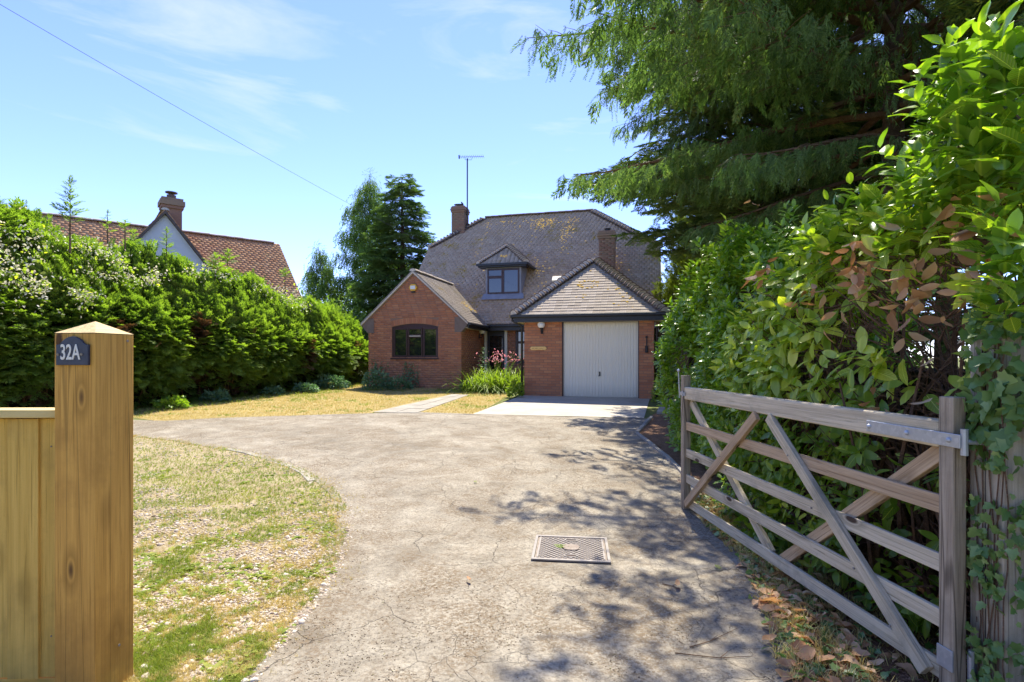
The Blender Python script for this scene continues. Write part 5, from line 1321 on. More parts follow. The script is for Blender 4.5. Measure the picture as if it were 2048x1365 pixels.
def leaves_obj(e, name, pool, mat, nbig, filt=None, base='leaves', tpls=LF):
    """the leaves nearest the camera become objects of their own, the rest one mesh"""
    ps, fs, ns, sc = pool; g = RNG.integers(0, len(tpls), len(ps)); d = np.linalg.norm(ps-np.array([0, 0, EYE]), axis=1)
    px = ps[:, 0]/np.maximum(ps[:, 1], .1)*FOC; vis = (np.abs(px) < 1020) & (ps[:, 1] > .5)
    score = sc/d*np.where(vis, 1, .01)
    if filt is not None: score = score*filt
    idx = np.argsort(-score)[:nbig]; big = np.zeros(len(ps), bool); big[idx] = True
    mes = []
    for V, F in tpls:
        me = np_mesh(name, V, F, True); me.materials.append(LM[mat]); mes.append(me)
    Rm = frames(fs, ns)
    inv = e.matrix_basis.inverted()
    for i in idx:
        o = bpy.data.objects.new(name, mes[g[i]]); C.objects.link(o); o.parent = e
        m3 = Matrix([list(r) for r in Rm[i]]).to_4x4()
        o.matrix_local = inv @ Matrix.Translation(Vector(ps[i])) @ m3 @ Matrix.Scale(float(sc[i]), 4)
    r_ = ~big
    if r_.sum():
        o = foliage(base, [scatter(tpls[k], ps[r_ & (g == k)], Rm[r_ & (g == k)], sc[r_ & (g == k)]) for k in range(len(tpls))], LM[mat], None, smooth=True); put(o, e)
rr = np.random.default_rng(77)
# far, lush section
h1 = emp('laurel_hedge', (2.9, 6.8, Gf(6.8)), 'lush dark green laurel hedge at the far end, rising behind the gate latch', 'hedge', 'laurel hedges on the right')
def blob_points(n, x0, x1, y0, y1, ztop, faces=(.45, .3, .25), rr=rr):
    """points on the left face, the top and the far/near ends of a rounded hedge; returns P, outward"""
    u = rr.random(n); P_ = np.zeros((n, 3)); O_ = np.zeros((n, 3))
    y = rr.uniform(y0, y1, n); zt = ztop(y); z = rr.random(n)**.9*zt; x = np.full(n, x0)
    f1 = u < faces[0]; f2 = (u >= faces[0]) & (u < faces[0]+faces[1]); f3 = u >= faces[0]+faces[1]
    rnd_ = np.clip(z/zt-.75, 0, 1)/.25; x = np.where(f1, x0+.35*rnd_**2, rr.uniform(x0, x1, n)); z = np.where(f2, zt-.12*np.abs(rr.normal(0, 1, n)), z)
    y = np.where(f3, y0+.12*rr.random(n), y)
    near = np.clip((y0+.5-y)/.5, 0, 1)**2*.25; x = np.where(f1, x+near, x)
    P_[:, 0] = x; P_[:, 1] = y; P_[:, 2] = z+G(y)
    O_[f1] = [-1, -.15, .25]; O_[f2] = [-.2, -.1, 1]; O_[f3] = [-.4, -1, .3]; O_[f1 & (rnd_ > .3)] = [-.7, -.1, .7]
    return P_, O_
zt1 = lambda y: 2.65+.22*np.sin(y*2.1)+.12*np.sin(y*5)-.25*np.clip(y-7.6, 0, 3)
P1, O1 = blob_points(2100, 2.50, 4.2, 5.45, 8.7, zt1)
P1 += O1*(fbm(P1, 1.3, 2)*.28)[:, None]-O1*(rr.random(len(P1))**2*.3)[:, None]
D1 = O1+np.array([0, 0, .85])+rr.normal(0, .35, O1.shape)
leaves_obj(h1, 'leaf', tuple(shoots(P1, D1, rr, (7, 12), (.10, .15), .75, .17)), 'laurel', 300)
MB().box((2.78, 5.8, -.1), (4.2, 8.5, 2.3)).build('solid_core', M['core_brown'], None)  # solid block added inside the leaves to stop light coming through
o = bpy.data.objects['solid_core.001']; put(o, h1)
# near, thinner section with bare twigs
h2 = emp('laurel_hedge', (2.5, 3.4, 0), 'near laurel hedge with yellowing leaves and bare brown twigs behind the open gate', 'hedge', 'laurel hedges on the right')
zt2 = lambda y: np.interp(y, [1.6, 2.2, 2.9, 3.7, 4.4, 5.0, 5.4], [2.75, 2.72, 2.55, 2.36, 2.2, 1.95, 1.8])
def xf2(y): return np.interp(y, [1.6, 2.4, 3.2, 5.4], [2.28, 2.16, 2.10, 2.12])
Pn, On = blob_points(1250, 0, 1.2, 1.75, 5.2, zt2, (.68, .32, 0))
Pn[:, 0] += xf2(Pn[:, 1])
# thin out the face in the bare twiggy area
bare = np.exp(-((Pn[:, 2]-1.75)/.36)**2)*np.exp(-((Pn[:, 1]-3.1)/.9)**2)+.8*np.exp(-((Pn[:, 2]-1.15)/.2)**2)*np.exp(-((Pn[:, 1]-2.8)/.6)**2)+.75*np.exp(-((Pn[:, 2]-.55)/.4)**2)*np.exp(-((Pn[:, 1]-2.7)/.55)**2)
kp = rr.random(len(Pn)) > bare*1.25; Pn = Pn[kp]; On = On[kp]
Pn += On*(fbm(Pn, 1.7, 5)*.16)[:, None]-On*(rr.random(len(Pn))**1.5*.22)[:, None]
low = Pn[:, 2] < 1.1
Dn = On*.9+np.where(low, .35, .55)[:, None]*np.array([0, 0, 1.0])+rr.normal(0, .45, On.shape)
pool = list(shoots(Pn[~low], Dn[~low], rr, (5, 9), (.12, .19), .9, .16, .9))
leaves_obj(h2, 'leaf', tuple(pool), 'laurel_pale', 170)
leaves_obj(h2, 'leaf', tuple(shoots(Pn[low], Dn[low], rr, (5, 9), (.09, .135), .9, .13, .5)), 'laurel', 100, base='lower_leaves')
# fresh shoots high on the right, close to the camera
Pt = []; Dt = []
for (px, py, Y) in ((1905, 170, 2.6), (1930, 230, 2.5), (1985, 150, 2.35), (2030, 120, 2.2), (2040, 60, 2.2), (1990, 250, 2.3), (1850, 300, 2.75), (1790, 330, 3.0), (1810, 380, 2.9), (1740, 400, 3.2), (1700, 430, 3.4), (2030, 330, 2.15), (1960, 330, 2.4), (1900, 360, 2.6), (1990, 450, 2.3), (2040, 480, 2.05), (2035, 560, 2.0), (1850, 430, 2.7), (1780, 470, 2.9), (1660, 470, 3.5), (1620, 500, 3.8), (2045, 200, 2.1), (1940, 290, 2.4), (2000, 560, 2.1), (1890, 250, 2.7), (1870, 220, 2.7), (1920, 120, 2.6)):
    for k in range(4):
        a = np.array(at(px, py, Y)); Pt.append(a+rr.normal(0, .05, 3)-np.array([0, 0, .1])); Dt.append(np.array([-.15+rr.normal(0, .35), rr.normal(0, .3)-.1, .9]))
leaves_obj(h2, 'leaf', tuple(shoots(np.array(Pt), np.array(Dt), rr, (6, 10), (.11, .16), .75, .20)), 'laurel', 30, base='top_leaves')
# dead leaves still hanging
Pd = []; Dd = []
for (px, py, Y) in ((1720, 480, 3.0), (1712, 540, 3.0), (1990, 420, 2.2), (1975, 430, 2.25), (1530, 560, 4.3), (1545, 530, 4.2), (1735, 560, 3.0), (1958, 520, 2.25), (1695, 505, 3.1), (1860, 620, 2.6), (1510, 545, 4.4), (1768, 810, 2.9), (1600, 600, 3.8)):
    for k in range(3):
        Pd.append(np.array(at(px, py, Y))+rr.normal(0, .03, 3)); Dd.append(np.array([rr.normal(0, .3), rr.normal(0, .3), -1]))
for i in range(46):
    px, py = random.gauss(1800, 110), random.gauss(560, 75); Y = float(np.interp(px, [1500, 1700, 1900, 2048], [4.3, 3.05, 2.45, 2.2]))+.02
    Pd.append(np.array(at(px, py, Y))); Dd.append(np.array([rr.normal(0, .5), rr.normal(0, .5), -.8]))
leaves_obj(h2, 'dead_leaf', tuple(shoots(np.array(Pd), np.array(Dd), rr, (1, 3), (.07, .13), .5, .05)), 'dead', 80, base='dead_leaves')
# twigs
mb = MB()
for i in range(2300):
    y = random.uniform(1.85, 5.1); z = random.random()**.8*float(zt2(y)); x = float(xf2(y))+random.uniform(.06, .45)+ (.25*max(0, z/float(zt2(y))-.8)/.2)
    a = Vector((x, y, z)); d = Vector((-random.uniform(.1, .7), random.gauss(0, .8), random.uniform(-.15, .9))).normalized(); L = random.uniform(.12, .42)
    b = a+d*L+Vector((0, 0, random.uniform(-.02, .05))); 
    mb.tube([a, a.lerp(b, .5)+Vector((random.gauss(0, .015), random.gauss(0, .015), random.gauss(0, .015))), b], [.0045+.004*random.random(), .0035, .0016], 4, cap=False)
for i in range(150):
    y = random.uniform(1.9, 5.0); x = float(xf2(y))+random.uniform(.15, .6); a = Vector((x, y, random.uniform(0, .8))); b = a+Vector((random.uniform(-.3, .1), random.uniform(-.7, .7), random.uniform(.5, 1.5)))
    if b.z > float(zt2(b.y)): b.z = float(zt2(b.y))-.05
    m_ = a.lerp(b, .5)+Vector((random.gauss(0, .06), random.gauss(0, .06), 0)); mb.tube([a, m_, b], [.018, .012, .006], 5, cap=False)
o = mb.build('twigs', M['twig'], None); tag(o, kind='stuff'); put(o, h2)
m = MB(); m.prism([(2.9, 1.7, -.1), (2.8, 5.2, -.1), (3.9, 5.2, -.1), (3.9, 1.7, -.1)], (0, 0, 1.5)); o = m.build('solid_core', M['core_brown'], None); put(o, h2)  # solid block added behind the twigs, keeps light from passing through
# ---- ivy on the right post -----------------------------------------------------------
def ivy_tpl(seed=0, cup=.12):
    r = random.Random(seed); pts = [(0, 0), (-.12, .30), (.12, .34), (.30, .52), (.48, .30), (.66, .30), (1.0, 0.0)]
    L = [(x, y) for x, y in pts]; out = L+[(x, -y) for x, y in L[1:-1]][::-1]
    V = [(.35, 0, 0)]+[(x+r.uniform(-.03, .03), y+r.uniform(-.03, .03), cup*abs(y)*1.6-.18*max(0, x-.35)) for x, y in out]; n = len(out)
    F = [(0, 1+i, 1+(i+1) % n, 1+(i+1) % n) for i in range(n)]
    return np.array(V), np.array([(a, b, c) for a, b, c, _ in F])
IV = [ivy_tpl(1), ivy_tpl(2, .2), ivy_tpl(3, .05)]
ivy = emp('ivy', (2.0, 2.15, 0), 'green and pale variegated ivy climbing the old gate post at the right edge', 'climbing plant')
ps = []; fs = []; ns = []; sc = []
for i in range(620):
    v = rr.random(); z = .1+1.55*v; big = z > 1.1
    if z < 1.05 and math.sin(z*11)+math.sin(z*23+1)*.6+rr.normal(0, .6) < -.35: continue
    if rr.random() < .62: # left face
        x = 1.975-rr.random()*.05; y = 2.17+.17*np.clip(rr.normal(.35, .30), -.1, 1.05) if not big else rr.uniform(2.12, 2.32); n_ = np.array([-1, -.25, .25])
    else: x = 1.98+rr.uniform(-.02, .16); y = 2.165-rr.random()*.05; n_ = np.array([-.15, -1, .25])
    if big and rr.random() < .25: z = 1.58+rr.random()*.12; n_ = np.array([-.3, -.3, 1]); 
    ps.append([x, y, z]); ns.append(n_+rr.normal(0, .42, 3)); fs.append(np.array([rr.normal(0, .4), rr.normal(0, .4), -1+rr.random()*.9])); sc.append(rr.uniform(.028, .06)*(1.5 if 1.15 < z < 1.5 else .85))
leaves_obj(ivy, 'leaf', tuple(map(np.array, (ps, fs, ns, sc))), 'ivy', 280, base='small_leaves', tpls=IV)
mb = MB()
for i in range(9):
    p = Vector((1.972, 2.18+.02*i, 0)) if i < 6 else Vector((1.99+.05*(i-6), 2.16, 0)); pts = [p]
    for k in range(12):
        p = p+Vector((0, random.gauss(0, .012), .13)) if i < 6 else p+Vector((random.gauss(0, .012), 0, .13)); pts.append(p)
    mb.tube(pts, .0026, 5)
o = mb.build('stems', M['twig'], None); tag(o, kind='stuff'); put(o, ivy)
# ---- low planting by the house ------------------------------------------------------
rr = np.random.default_rng(5)
def hw(u, v, w=0): q = hl2w(u, v, w); return np.array(q)
c = gp(992, 783); c = (c.x, c.y)
e = emp('daylily_clump', (c[0], c[1], Gf(c[1])), 'large arching yellow green daylily clump with pink flowers beside the front door', 'plant')
V = []; F = []
for i in range(1200):
    a = rr.random()*2*PI; L = rr.uniform(.8, 1.45); o_ = rr.normal(0, .33, 2)*np.array([1.35, .7]); b = np.array([c[0]+o_[0], c[1]+o_[1], Gf(c[1])]); d = np.array([math.cos(a), math.sin(a), 0]); s = np.array([-d[1], d[0], 0])*.013
    el = rr.uniform(.55, 1.35); pts = []
    for k in range(5):
        t = k/4; pts.append(b+d*L*math.cos(el)*t*1.15+np.array([0, 0, L*math.sin(el)*t-L*.62*t*t*(1.3-el*.5)]))
    n0 = len(V)
    for k, p in enumerate(pts): w = 1-.9*(k/4)**2; V += [p-s*w, p+s*w]
    F += [(n0+2*k, n0+2*k+1, n0+2*k+3, n0+2*k+2) for k in range(4)]
put(foliage('leaves', [(np.array(V), np.array(F))], LM['lily'], None), e)
V_, F_ = leaf_tpl(4, .45, .1, .3); fl = []
k = 130; base = np.array([c[0], c[1], Gf(c[1])])+rr.normal(0, 1, (k, 3))*np.array([.32, .14, .10])+np.array([.2, 0, 1.02])
put(foliage('flowers', [scatter((V_, F_), base, frames(rr.normal(0, 1, (k, 3))+[0, -.2, .5], rr.normal(0, 1, (k, 3))), rr.uniform(.05, .085, k))], LM['pink'], None), e)
mb = MB()
for i in range(24): q = base[i*5]; mb.tube([(c[0]+rr.normal(0, .12), c[1], Gf(c[1])), tuple(q)], .005, 4, cap=False)
o = mb.build('flower_stems', LM['lily'], None); tag(o, kind='stuff'); put(o, e)
# tall spire with opposite leaves
q = gp(963, 778); e = emp('tall_perennial', (q.x, q.y, q.z), 'tall grey green leafy spire standing in front of the front door', 'plant')
top = at(968, 692, q.y); H_ = top.z-q.z
mb = MB().tube([tuple(q), (top.x, top.y, top.z-.03)], [.014, .005], 6); put(mb.build('stem', LM['shrub'], None), e)
ps = []; fs = []; sc = []; 
for i in range(15):
    t = .32+.68*i/15; 
    for sg in (0, PI): 
        a = i*1.3+sg; ps.append([q.x+(top.x-q.x)*t, q.y, q.z+H_*t]); fs.append([math.cos(a), math.sin(a)*.5, .35]); sc.append(.27*(1.1-t*.75))
leaves_obj(e, 'leaf', (np.array(ps), np.array(fs), np.tile([0, 0, 1.0], (len(ps), 1)), np.array(sc)), 'shrub', 30, tpls=[leaf_tpl(5, .28, .1, .3)])
G_ = 'small plants along the house walls'
T1 = [leaf_tpl(3, .6, .1, .2)]
bush('low_shrub', tuple(gp(752, 781)[:2]), (.45, .25, .55), 'blue green low shrub at the left corner of the brick gable', 'shrub', 900, 61, T1, .08, 'shrub', G_, False)
bush('low_shrub', tuple(gp(797, 781)[:2]), (.42, .16, .35), 'blue green low shrub under the left half of the bay window', 'shrub', 620, 62, T1, .08, 'shrub', G_, False)
q_ = gp(1030, 796); bush('low_shrub', (q_.x, q_.y), (.22, .14, .40), 'yellow green leafy plant at the foot of the left garage downpipe', 'lily', 420, 63, T1, .08, 'shrub', G_, False)
q_ = gp(1313, 806); bush('low_shrub', (q_.x, q_.y), (.11, .1, .42), 'small yellow green plant at the right corner of the garage', 'lily', 160, 64, T1, .07, 'shrub', G_, False)
q_ = gp(928, 780); bush('low_shrub', (q_.x, q_.y), (.14, .1, .22), 'dark small plant at the right corner of the brick gable', 'shrub', 160, 65, T1, .06, 'shrub', G_, False)
q_ = gp(1040, 782); 
e = bush('dark_shrub', tuple(hw(-.35, 3.2)[:2]), (.3, .25, 1.25), 'dark purple tinged shrub by the window right of the front door', 'shrub', 620, 66, T1, .07, 'shrub', G_, True)
# creepers on the gable wall
for (u0, u1, h, n, lb, sd) in ((-5.5, -5.1, 1.0, 260, 'leafy creeper climbing the left part of the gable wall', 1), (-4.35, -3.75, .95, 260, 'thin creeper stems and leaves on the wall under the bay window', 2)):
    p0 = hw((u0+u1)/2, BV-.02); e = emp('wall_creeper', tuple(p0), lb, 'climbing plant', 'creepers on the brick gable')
    ps = []
    mb = MB()
    for k in range(12):
        u = rr.uniform(u0, u1); w = 0; pts = [tuple(hw(u, BV-.02, 0))]
        while w < h*rr.uniform(.6, 1.15): u += rr.normal(0, .03); w += .1; pts.append(tuple(hw(u, BV-.02, w)))
        mb.tube(pts, .004, 4, cap=False)
        for q in pts:
            for _ in range(max(1, int(n/80))): ps.append(np.array(q)+rr.normal(0, .035, 3)+np.array([0, -.03, 0]))
    ps = np.array(ps); k = len(ps)
    o = mb.build('stems', M['twig'], None); tag(o, kind='stuff'); put(o, e)
    put(foliage('leaves', [scatter(T1[0], ps, frames(rr.normal(0, 1, (k, 3))+[0, -.3, -.4], rr.normal(0, .4, (k, 3))+[0, -1, .3]), rr.uniform(.04, .085, k))], LM['shrub'], None), e)
# plants along the hedge foot
for i, (px, py, r, mt, lb) in enumerate(((545, 787, .3, 'shrub', 'grey green leafy weed at the foot of the conifer hedge, midway along'), (345, 815, .35, 'laurel', 'green bramble sprig at the hedge foot right of the 32A post'), (660, 775, .6, 'shrub', 'pale green shrub under the far end of the conifer hedge'), (610, 782, .35, 'shrub', 'small leafy weed near the far end of the hedge foot'), (430, 800, .35, 'shrub', 'low weeds in the shade of the hedge foot near the drive'))):
    q = gp(px, py+4); bush('hedge_weed', (q.x, q.y), (r, .22, r*.6), lb, mt, int(420*r/.35), 70+i, T1, .09, 'plant', 'weeds along the conifer hedge', False)
# ---- ground cover --------------------------------------------------------------------
def inside(poly, P_):
    x, y = P_[:, 0], P_[:, 1]; c_ = np.zeros(len(P_), bool); n = len(poly)
    for i in range(n):
        x1, y1 = poly[i][0], poly[i][1]; x2, y2 = poly[(i+1) % n][0], poly[(i+1) % n][1]
        cond = ((y1 > y) != (y2 > y)); xx = (x2-x1)*(y-y1)/((y2-y1) if y2 != y1 else 1e-9)+x1
        c_ ^= cond & (x < xx)
    return c_
def cover(name, P_, T_, mat, smin, smax, sink=.005, tilt=.15, parent=None, up=True):
    k = len(P_); z = G(P_[:, 1])-sink; pos = np.stack([P_[:, 0], P_[:, 1], z], -1); a = RNG.random(k)*2*PI
    g = RNG.integers(0, len(T_), k); f = np.stack([np.cos(a), np.sin(a), np.zeros(k)], -1); Rm = frames(f, np.tile([0, 0, 1.0], (k, 1))+nrm(k, tilt))
    s_ = rnd(smin, smax, k)
    return foliage(name, [scatter(T_[i], pos[g == i], Rm[g == i], s_[g == i]) for i in range(len(T_))], mat, parent)
B_ = [blade_tpl(6, 1, 1, .6, .028), blade_tpl(7, 2, 1, .9, .028), blade_tpl(5, 3, 1, .4, .03)]
def n2(P_, s, seed): return fbm(np.concatenate([P_, np.zeros((len(P_), 1))], 1), s, seed)
vp = [(p[0]+.10, p[1]) for p in edgeL[::-1]]+[(-1.3, 1.2), (-1.6, 1.0), (-6.5, 1.0), (-9.5, 8.6)]
def persp(n, y0, y1, xs):
    """sample the plan with density falling with distance"""
    t = RNG.random(n); y = 1/(1/y1+(1/y0-1/y1)*t); x = (RNG.random(n)*(xs[1]-xs[0])+xs[0])*y; return np.stack([x, y], -1)
Q = persp(80000, 2.2, 9.6, (-.80, -.28)); Q = Q[inside(vp, Q)]
N1 = n2(Q, .9, 3); N2 = n2(Q, 3.1, 8); d_far = np.clip((Q[:, 1]-4.3)/2.0, 0, 1)
dist_e = np.min(np.hypot(Q[:, None, 0]-np.array(edgeL)[None, :, 0], Q[:, None, 1]-np.array(edgeL)[None, :, 1]), axis=1)
gf_ = N1*.35+N2*.8+.62*d_far-.08+n2(Q, 9, 2)*.5+RNG.normal(0, .10, len(Q))
edge = np.clip(1-dist_e/.8, 0, 1)
green = (gf_ > .11-.17*d_far) & (RNG.random(len(Q)) < .9)
straw = ((gf_+edge*.5 > -.02) & ~green & (RNG.random(len(Q)) < .75)) | ((RNG.random(len(Q)) < .10))
tag(cover('green_grass', Q[green], B_, LM['grass'], .022, .055, tilt=.3), kind='stuff')
tag(cover('straw_grass', Q[straw & ~green], B_, LM['straw'], .02, .05, tilt=.3), kind='stuff')
ie = RNG.integers(0, len(edgeL)*8, 2600)/8.0; ie = np.clip(ie, 0, len(edgeL)-1.001); eL = np.array(edgeL); i0_ = ie.astype(int); Pe_ = eL[i0_]*(1-(ie-i0_))[:, None]+eL[i0_+1]*(ie-i0_)[:, None]+np.stack([np.abs(RNG.normal(0, .11, 2600))*(fbm(np.stack([ie, ie, ie], -1), .9, 3)+.35)*2.2, RNG.normal(0, .05, 2600)], -1)
tag(cover('edge_straw', Pe_, B_, LM['straw'], .02, .05, tilt=.5), kind='stuff')
# broad-leaved weeds (plantain, dandelion) in the verge
Qw = persp(800, 2.4, 8.5, (-.76, -.3)); Qw = Qw[inside(vp, Qw)]; Qw = Qw[n2(Qw, 2.0, 21) > .10]
RW_ = []
for sd in range(3):
    r = random.Random(sd); V = []; F = []
    for i in range(9):
        a = i*2.4; l, f = leaf_tpl(4, .36, .1, .35); el = r.uniform(.15, .6); l = l*np.array([r.uniform(.7, 1.1), 1, 1]); rot = np.array([[math.cos(a)*math.cos(el), -math.sin(a), -math.cos(a)*math.sin(el)], [math.sin(a)*math.cos(el), math.cos(a), -math.sin(a)*math.sin(el)], [math.sin(el), 0, math.cos(el)]])
        F += [tuple(len(V)+j for j in q) for q in f]; V += list(l @ rot.T)
    RW_.append((np.array(V), np.array(F)))
Qs = np.repeat(Qw, 4, 0)+RNG.normal(0, .06, (len(Qw)*4, 2)); Qs = Qs[inside(vp, Qs)]
tag(cover('weed_rosettes', Qs, RW_, LM['grass'], .035, .085), kind='stuff')
# gravel
def peb(seed):
    r = random.Random(seed); V = []; 
    for i in range(6): a = PI/3*i; V.append((math.cos(a)*r.uniform(.7, 1.2), math.sin(a)*r.uniform(.5, .9), r.uniform(-.1, .1)))
    for i in range(4): a = PI/2*i+.4; V.append((math.cos(a)*r.uniform(.35, .6), math.sin(a)*r.uniform(.3, .5), r.uniform(.4, .65)))
    bm = bmesh.new(); [bm.verts.new(v) for v in V]; bm.verts.new((0, 0, -.35)); bmesh.ops.convex_hull(bm, input=bm.verts); bmesh.ops.triangulate(bm, faces=bm.faces); bm.verts.ensure_lookup_table()
    vv = np.array([v.co[:] for v in bm.verts]); bm.verts.index_update(); ff = np.array([[v.index for v in f.verts] for f in bm.faces]); bm.free(); return vv, ff
PB = [peb(i) for i in range(4)]
pm = NT('gravel_stones', .85, .2); r_ = pm.island(); pm.color(pm.ramp(r_, (0, (.22, .165, .12)), (.3, (.38, .30, .22)), (.6, (.50, .42, .33)), (.85, (.60, .54, .45)), (1, (.34, .29, .25)))); pm.bump(pm.noise(120, 3), .3, .002)
Qg = persp(30000, 2.2, 8.5, (-.80, -.25)); vp2 = [(p[0]+.16, p[1]) for p in edgeL[::-1]]+[(-1.2, 1.2), (-1.6, 1.0), (-6.5, 1.0), (-9.5, 8.6)]
Qg = Qg[inside(vp2, Qg)]; gq = n2(Qg, .9, 3)+n2(Qg, 3.1, 8)*.5+.42*np.clip((Qg[:, 1]-4.3)/2.0, 0, 1); Qg = Qg[(gq < .22) | (RNG.random(len(Qg)) < .10)]
tag(cover('gravel', Qg, PB, pm.m, .006, .017, sink=-.004, tilt=.4), kind='stuff')
Qb = persp(260, 2.3, 5.5, (-.72, -.3)); Qb = Qb[inside(vp2, Qb)]; tag(cover('larger_stones', Qb, PB, pm.m, .018, .032, sink=-.003, tilt=.3), kind='stuff')
# lawn
lp = lawn_poly
Ql = np.stack([rnd(-9, .6, 60000), rnd(10.8, 20.3, 60000)], -1); Ql = Ql[inside(lp, Ql)]
pathq = L_([(730, 827), (840, 828), (942, 790), (902, 789)]); Ql = Ql[~inside(pathq, Ql)]
ap_w = [hl2w(-1.0, -4.6, 0), hl2w(4, -4.6, 0), hl2w(4, 0, 0), hl2w(-.05, 0, 0)]; Ql = Ql[~inside([(p.x, p.y) for p in (Vector((*apron[0], 0)), Vector((*apron[1], 0)), Vector((*apron[2], 0)), Vector((*apron[3], 0)))], Ql)]
gz = (n2(Ql, .8, 5)*1.2+n2(Ql, 4, 6)*.7) > .30
tag(cover('lawn_grass', Ql[~gz], B_, LM['straw'], .035, .06, tilt=.3), kind='stuff')
tag(cover('lawn_green_grass', Ql[gz], B_, LM['grass'], .035, .07, tilt=.3), kind='stuff')
Qh = np.stack([rnd(-9.6, -4.5, 9000), rnd(9.8, 20.3, 9000)], -1); hx = np.interp(Qh[:, 1], HP[:, 1], HP[:, 0]); Qh = Qh[(Qh[:, 0] > hx-.3) & (Qh[:, 0] < hx+.75)]
tag(cover('shaded_grass', Qh, B_, LM['grass'], .05, .12, tilt=.3), kind='stuff')
# crumbs, needles and grit on the drive
def inroad(P_): return inside(drive_poly, P_)
Qd = persp(17000, 2.0, 11.5, (-.6, .52)); Qd = Qd[inroad(Qd)]
dn = n2(Qd, .8, 31)+.8*n2(Qd, 3.3, 32); de = np.min(np.hypot(Qd[:, None, 0]-np.array(edgeL)[None, :, 0], Qd[:, None, 1]-np.array(edgeL)[None, :, 1]), axis=1)
Qd = Qd[(dn+.35*np.clip(1-de/.7, 0, 1) > .22) | (RNG.random(len(Qd)) < .05)]
cm = NT('dark_crumbs', .95, .05); cm.color(cm.ramp(cm.island(), (0, (.14, .105, .07)), (.5, (.22, .165, .11)), (.85, (.30, .23, .15)), (1, (.30, .27, .12))))
tag(cover('drive_debris', Qd, PB[:2]+[(PB[2][0]*np.array([2.6, .5, .5]), PB[2][1])], cm.m, .002, .005, sink=-.009, tilt=.2), kind='stuff')
# needle litter on the bed at the right
bp_ = [(p[0]-.02, p[1]) for p in bedr]+[(2.6, 1.5), (3.4, 5), (4.6, 11), (5.2, 14.4), (3.9, 13.6)]
Qm = persp(30000, 2.0, 13.5, (.1, .85)); Qm = Qm[inside(bp_, Qm)]
mm = NT('needle_litter', .95, .05); mm.color(mm.ramp(mm.island(), (0, (.10, .05, .032)), (.5, (.19, .10, .062)), (.85, (.30, .18, .11)), (1, (.42, .30, .19))))
needle = rhombs([((-.5, 0, .1), (.5, 0, .12), .12, (0, 0, 1)), ((-.3, .2, .05), (.45, -.3, .2), .1, (0, 0, 1))])
tag(cover('needle_litter', Qm, [needle, (needle[0]*np.array([.6, 1.5, 1]), needle[1])], mm.m, .02, .05, sink=-.008, tilt=.35), kind='stuff')
# dry fallen laurel leaves
DL = []
for sd in range(4):
    V, F = leaf_tpl(7, .42, .25, .0); V = V.copy(); r = random.Random(sd+5); cv = r.uniform(-1.2, 1.4); V[:, 2] += cv*(V[:, 0]-.5)**2*.8+.25*V[:, 1]**2*2*r.choice((-1, 1))+.04*np.sin(V[:, 0]*9+sd); V[:, 2] -= V[:, 2].min(); V[:, 0] -= .5; DL.append((V, F))
eR = np.array([tuple(p[:2]) for p in smooth(bedr[3:], 6)])
def litter(n, spread, y0, y1):
    i = RNG.integers(0, len(eR), n); P_ = eR[i]+np.stack([np.abs(RNG.normal(0, spread, n))-.08, RNG.normal(0, .12, n)], -1); return P_[(P_[:, 1] > y0) & (P_[:, 1] < y1)]
Pl = np.concatenate([litter(420, .25, 2.2, 4.0), litter(90, .22, 3.6, 6.2)])
dsort = np.argsort(Pl[:, 1]); big = Pl[dsort[:150]]; rest = Pl[dsort[150:]]
mes = []
for V, F in DL:
    me = np_mesh('fallen_leaf', V, F, True); me.materials.append(LM['dead']); mes.append(me)
for i, p in enumerate(big):
    o = bpy.data.objects.new('fallen_leaf', mes[i % 4]); C.objects.link(o)
    o.location = (p[0], p[1], Gf(p[1])+.008+.02*RNG.random()); o.rotation_euler = (RNG.normal(0, .3), RNG.normal(0, .3), RNG.random()*6.28); s_ = RNG.uniform(.06, .14); o.scale = (s_, s_, s_)
    tag(o, 'dry curled brown laurel leaf lying on the ground below the near end of the gate', 'leaf', 'fallen laurel leaves under the gate')
tag(cover('leaf_litter', rest, DL, LM['dead'], .05, .12, sink=-.012, tilt=.4), kind='stuff')
Qv = np.concatenate([litter(800, .34, 2.2, 6)]); tag(cover('ground_ivy', Qv, IV, LM['ivy'], .03, .055, sink=-.03, tilt=.5), kind='stuff')
Qv = litter(2600, .38, 2.2, 5.6); tag(cover('dry_grass_tufts', Qv, B_, LM['straw'], .04, .10, tilt=.4), kind='stuff')
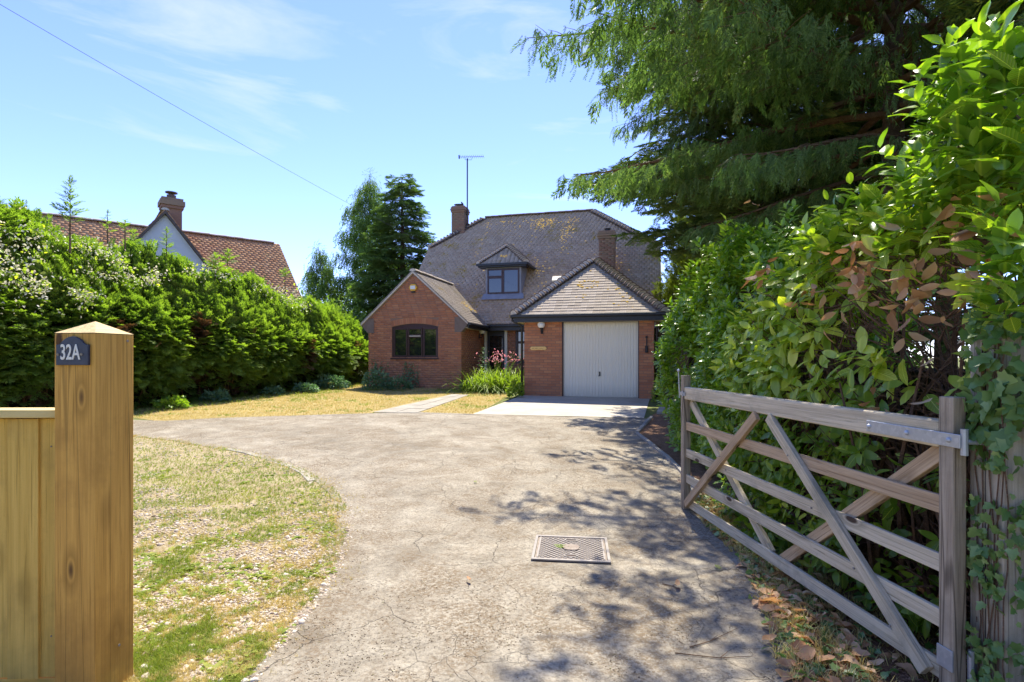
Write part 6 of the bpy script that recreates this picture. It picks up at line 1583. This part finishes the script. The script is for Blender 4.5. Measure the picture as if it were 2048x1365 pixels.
# single leaves and twigs on the open drive
lab = [((1440, 1147), .10, 'leafy', 'pale green spray lying on the drive right of the inspection cover'), ((1355, 1180), .09, 'dead', 'single orange brown leaf on the drive below the inspection cover'), ((950, 970), .09, 'leafy', 'pale leaf scrap on the middle of the drive'), ((938, 1168), .06, 'dead', 'small tan leaf on the drive left of the inspection cover'), ((1105, 1096), .16, 'leafy', 'green conifer sprig lying across the left edge of the inspection cover')]
for (pp, s_, k, lb) in lab:
    q = gp(*pp)
    T_ = cypress_tpl(3, 7) if k == 'leafy' else DL[1]
    o = link('fallen_sprig' if k == 'leafy' else 'single_leaf', np_mesh('sprig', T_[0], T_[1]), None, [LM['lily'] if k == 'leafy' else LM['dead']]); o.location = (q.x, q.y, q.z+.03); o.scale = (s_, s_*.8, s_); o.rotation_euler = (0, 0, .3+pp[0]); tag(o, lb, 'leaf' if k != 'leafy' else 'sprig')
for (a, b, c_) in (((1380, 1300), (1420, 1288), (1475, 1262)), ((1350, 1312), (1440, 1322), (1512, 1318)), ((1325, 1172), (1345, 1177), (1362, 1184))):
    P3 = [gp(*q) for q in (a, b, c_)]; e0_ = P3[0]; mb = MB().tube([p-e0_+Vector((0, 0, .014)) for p in P3], [.003, .0022, .001], 5).tube([P3[1]-e0_+Vector((0, 0, .014)), P3[1]-e0_+Vector((.06, .05, .02))], [.002, .001], 4)
    o = mb.build('fallen_twig', M['twig'], None); o.location = e0_; tag(o, {1380: 'bent dark twig on the drive, the upper of the two at lower right', 1350: 'long forked dark twig on the drive, lowest at lower right', 1325: 'short dark twig beside the single orange leaf on the drive'}[a[0]], 'twig', 'twigs on the drive')
# ---- trees across the road behind the camera (seen only in window reflections) ------
for i, (x, r) in enumerate(((-9, 3.2), (-3.5, 3.0), (2.5, 3.2), (8, 3.0))):
    bush('roadside_tree', (x, -13+i % 2), (r, 2.2, 6.2), ['broad green tree across the road, leftmost of four', 'broad green tree across the road, second from left', 'broad green tree across the road, third from left', 'broad green tree across the road, rightmost of four'][i], 'birch', 4200, 90+i, LB, .3, 'tree', 'trees across the road')
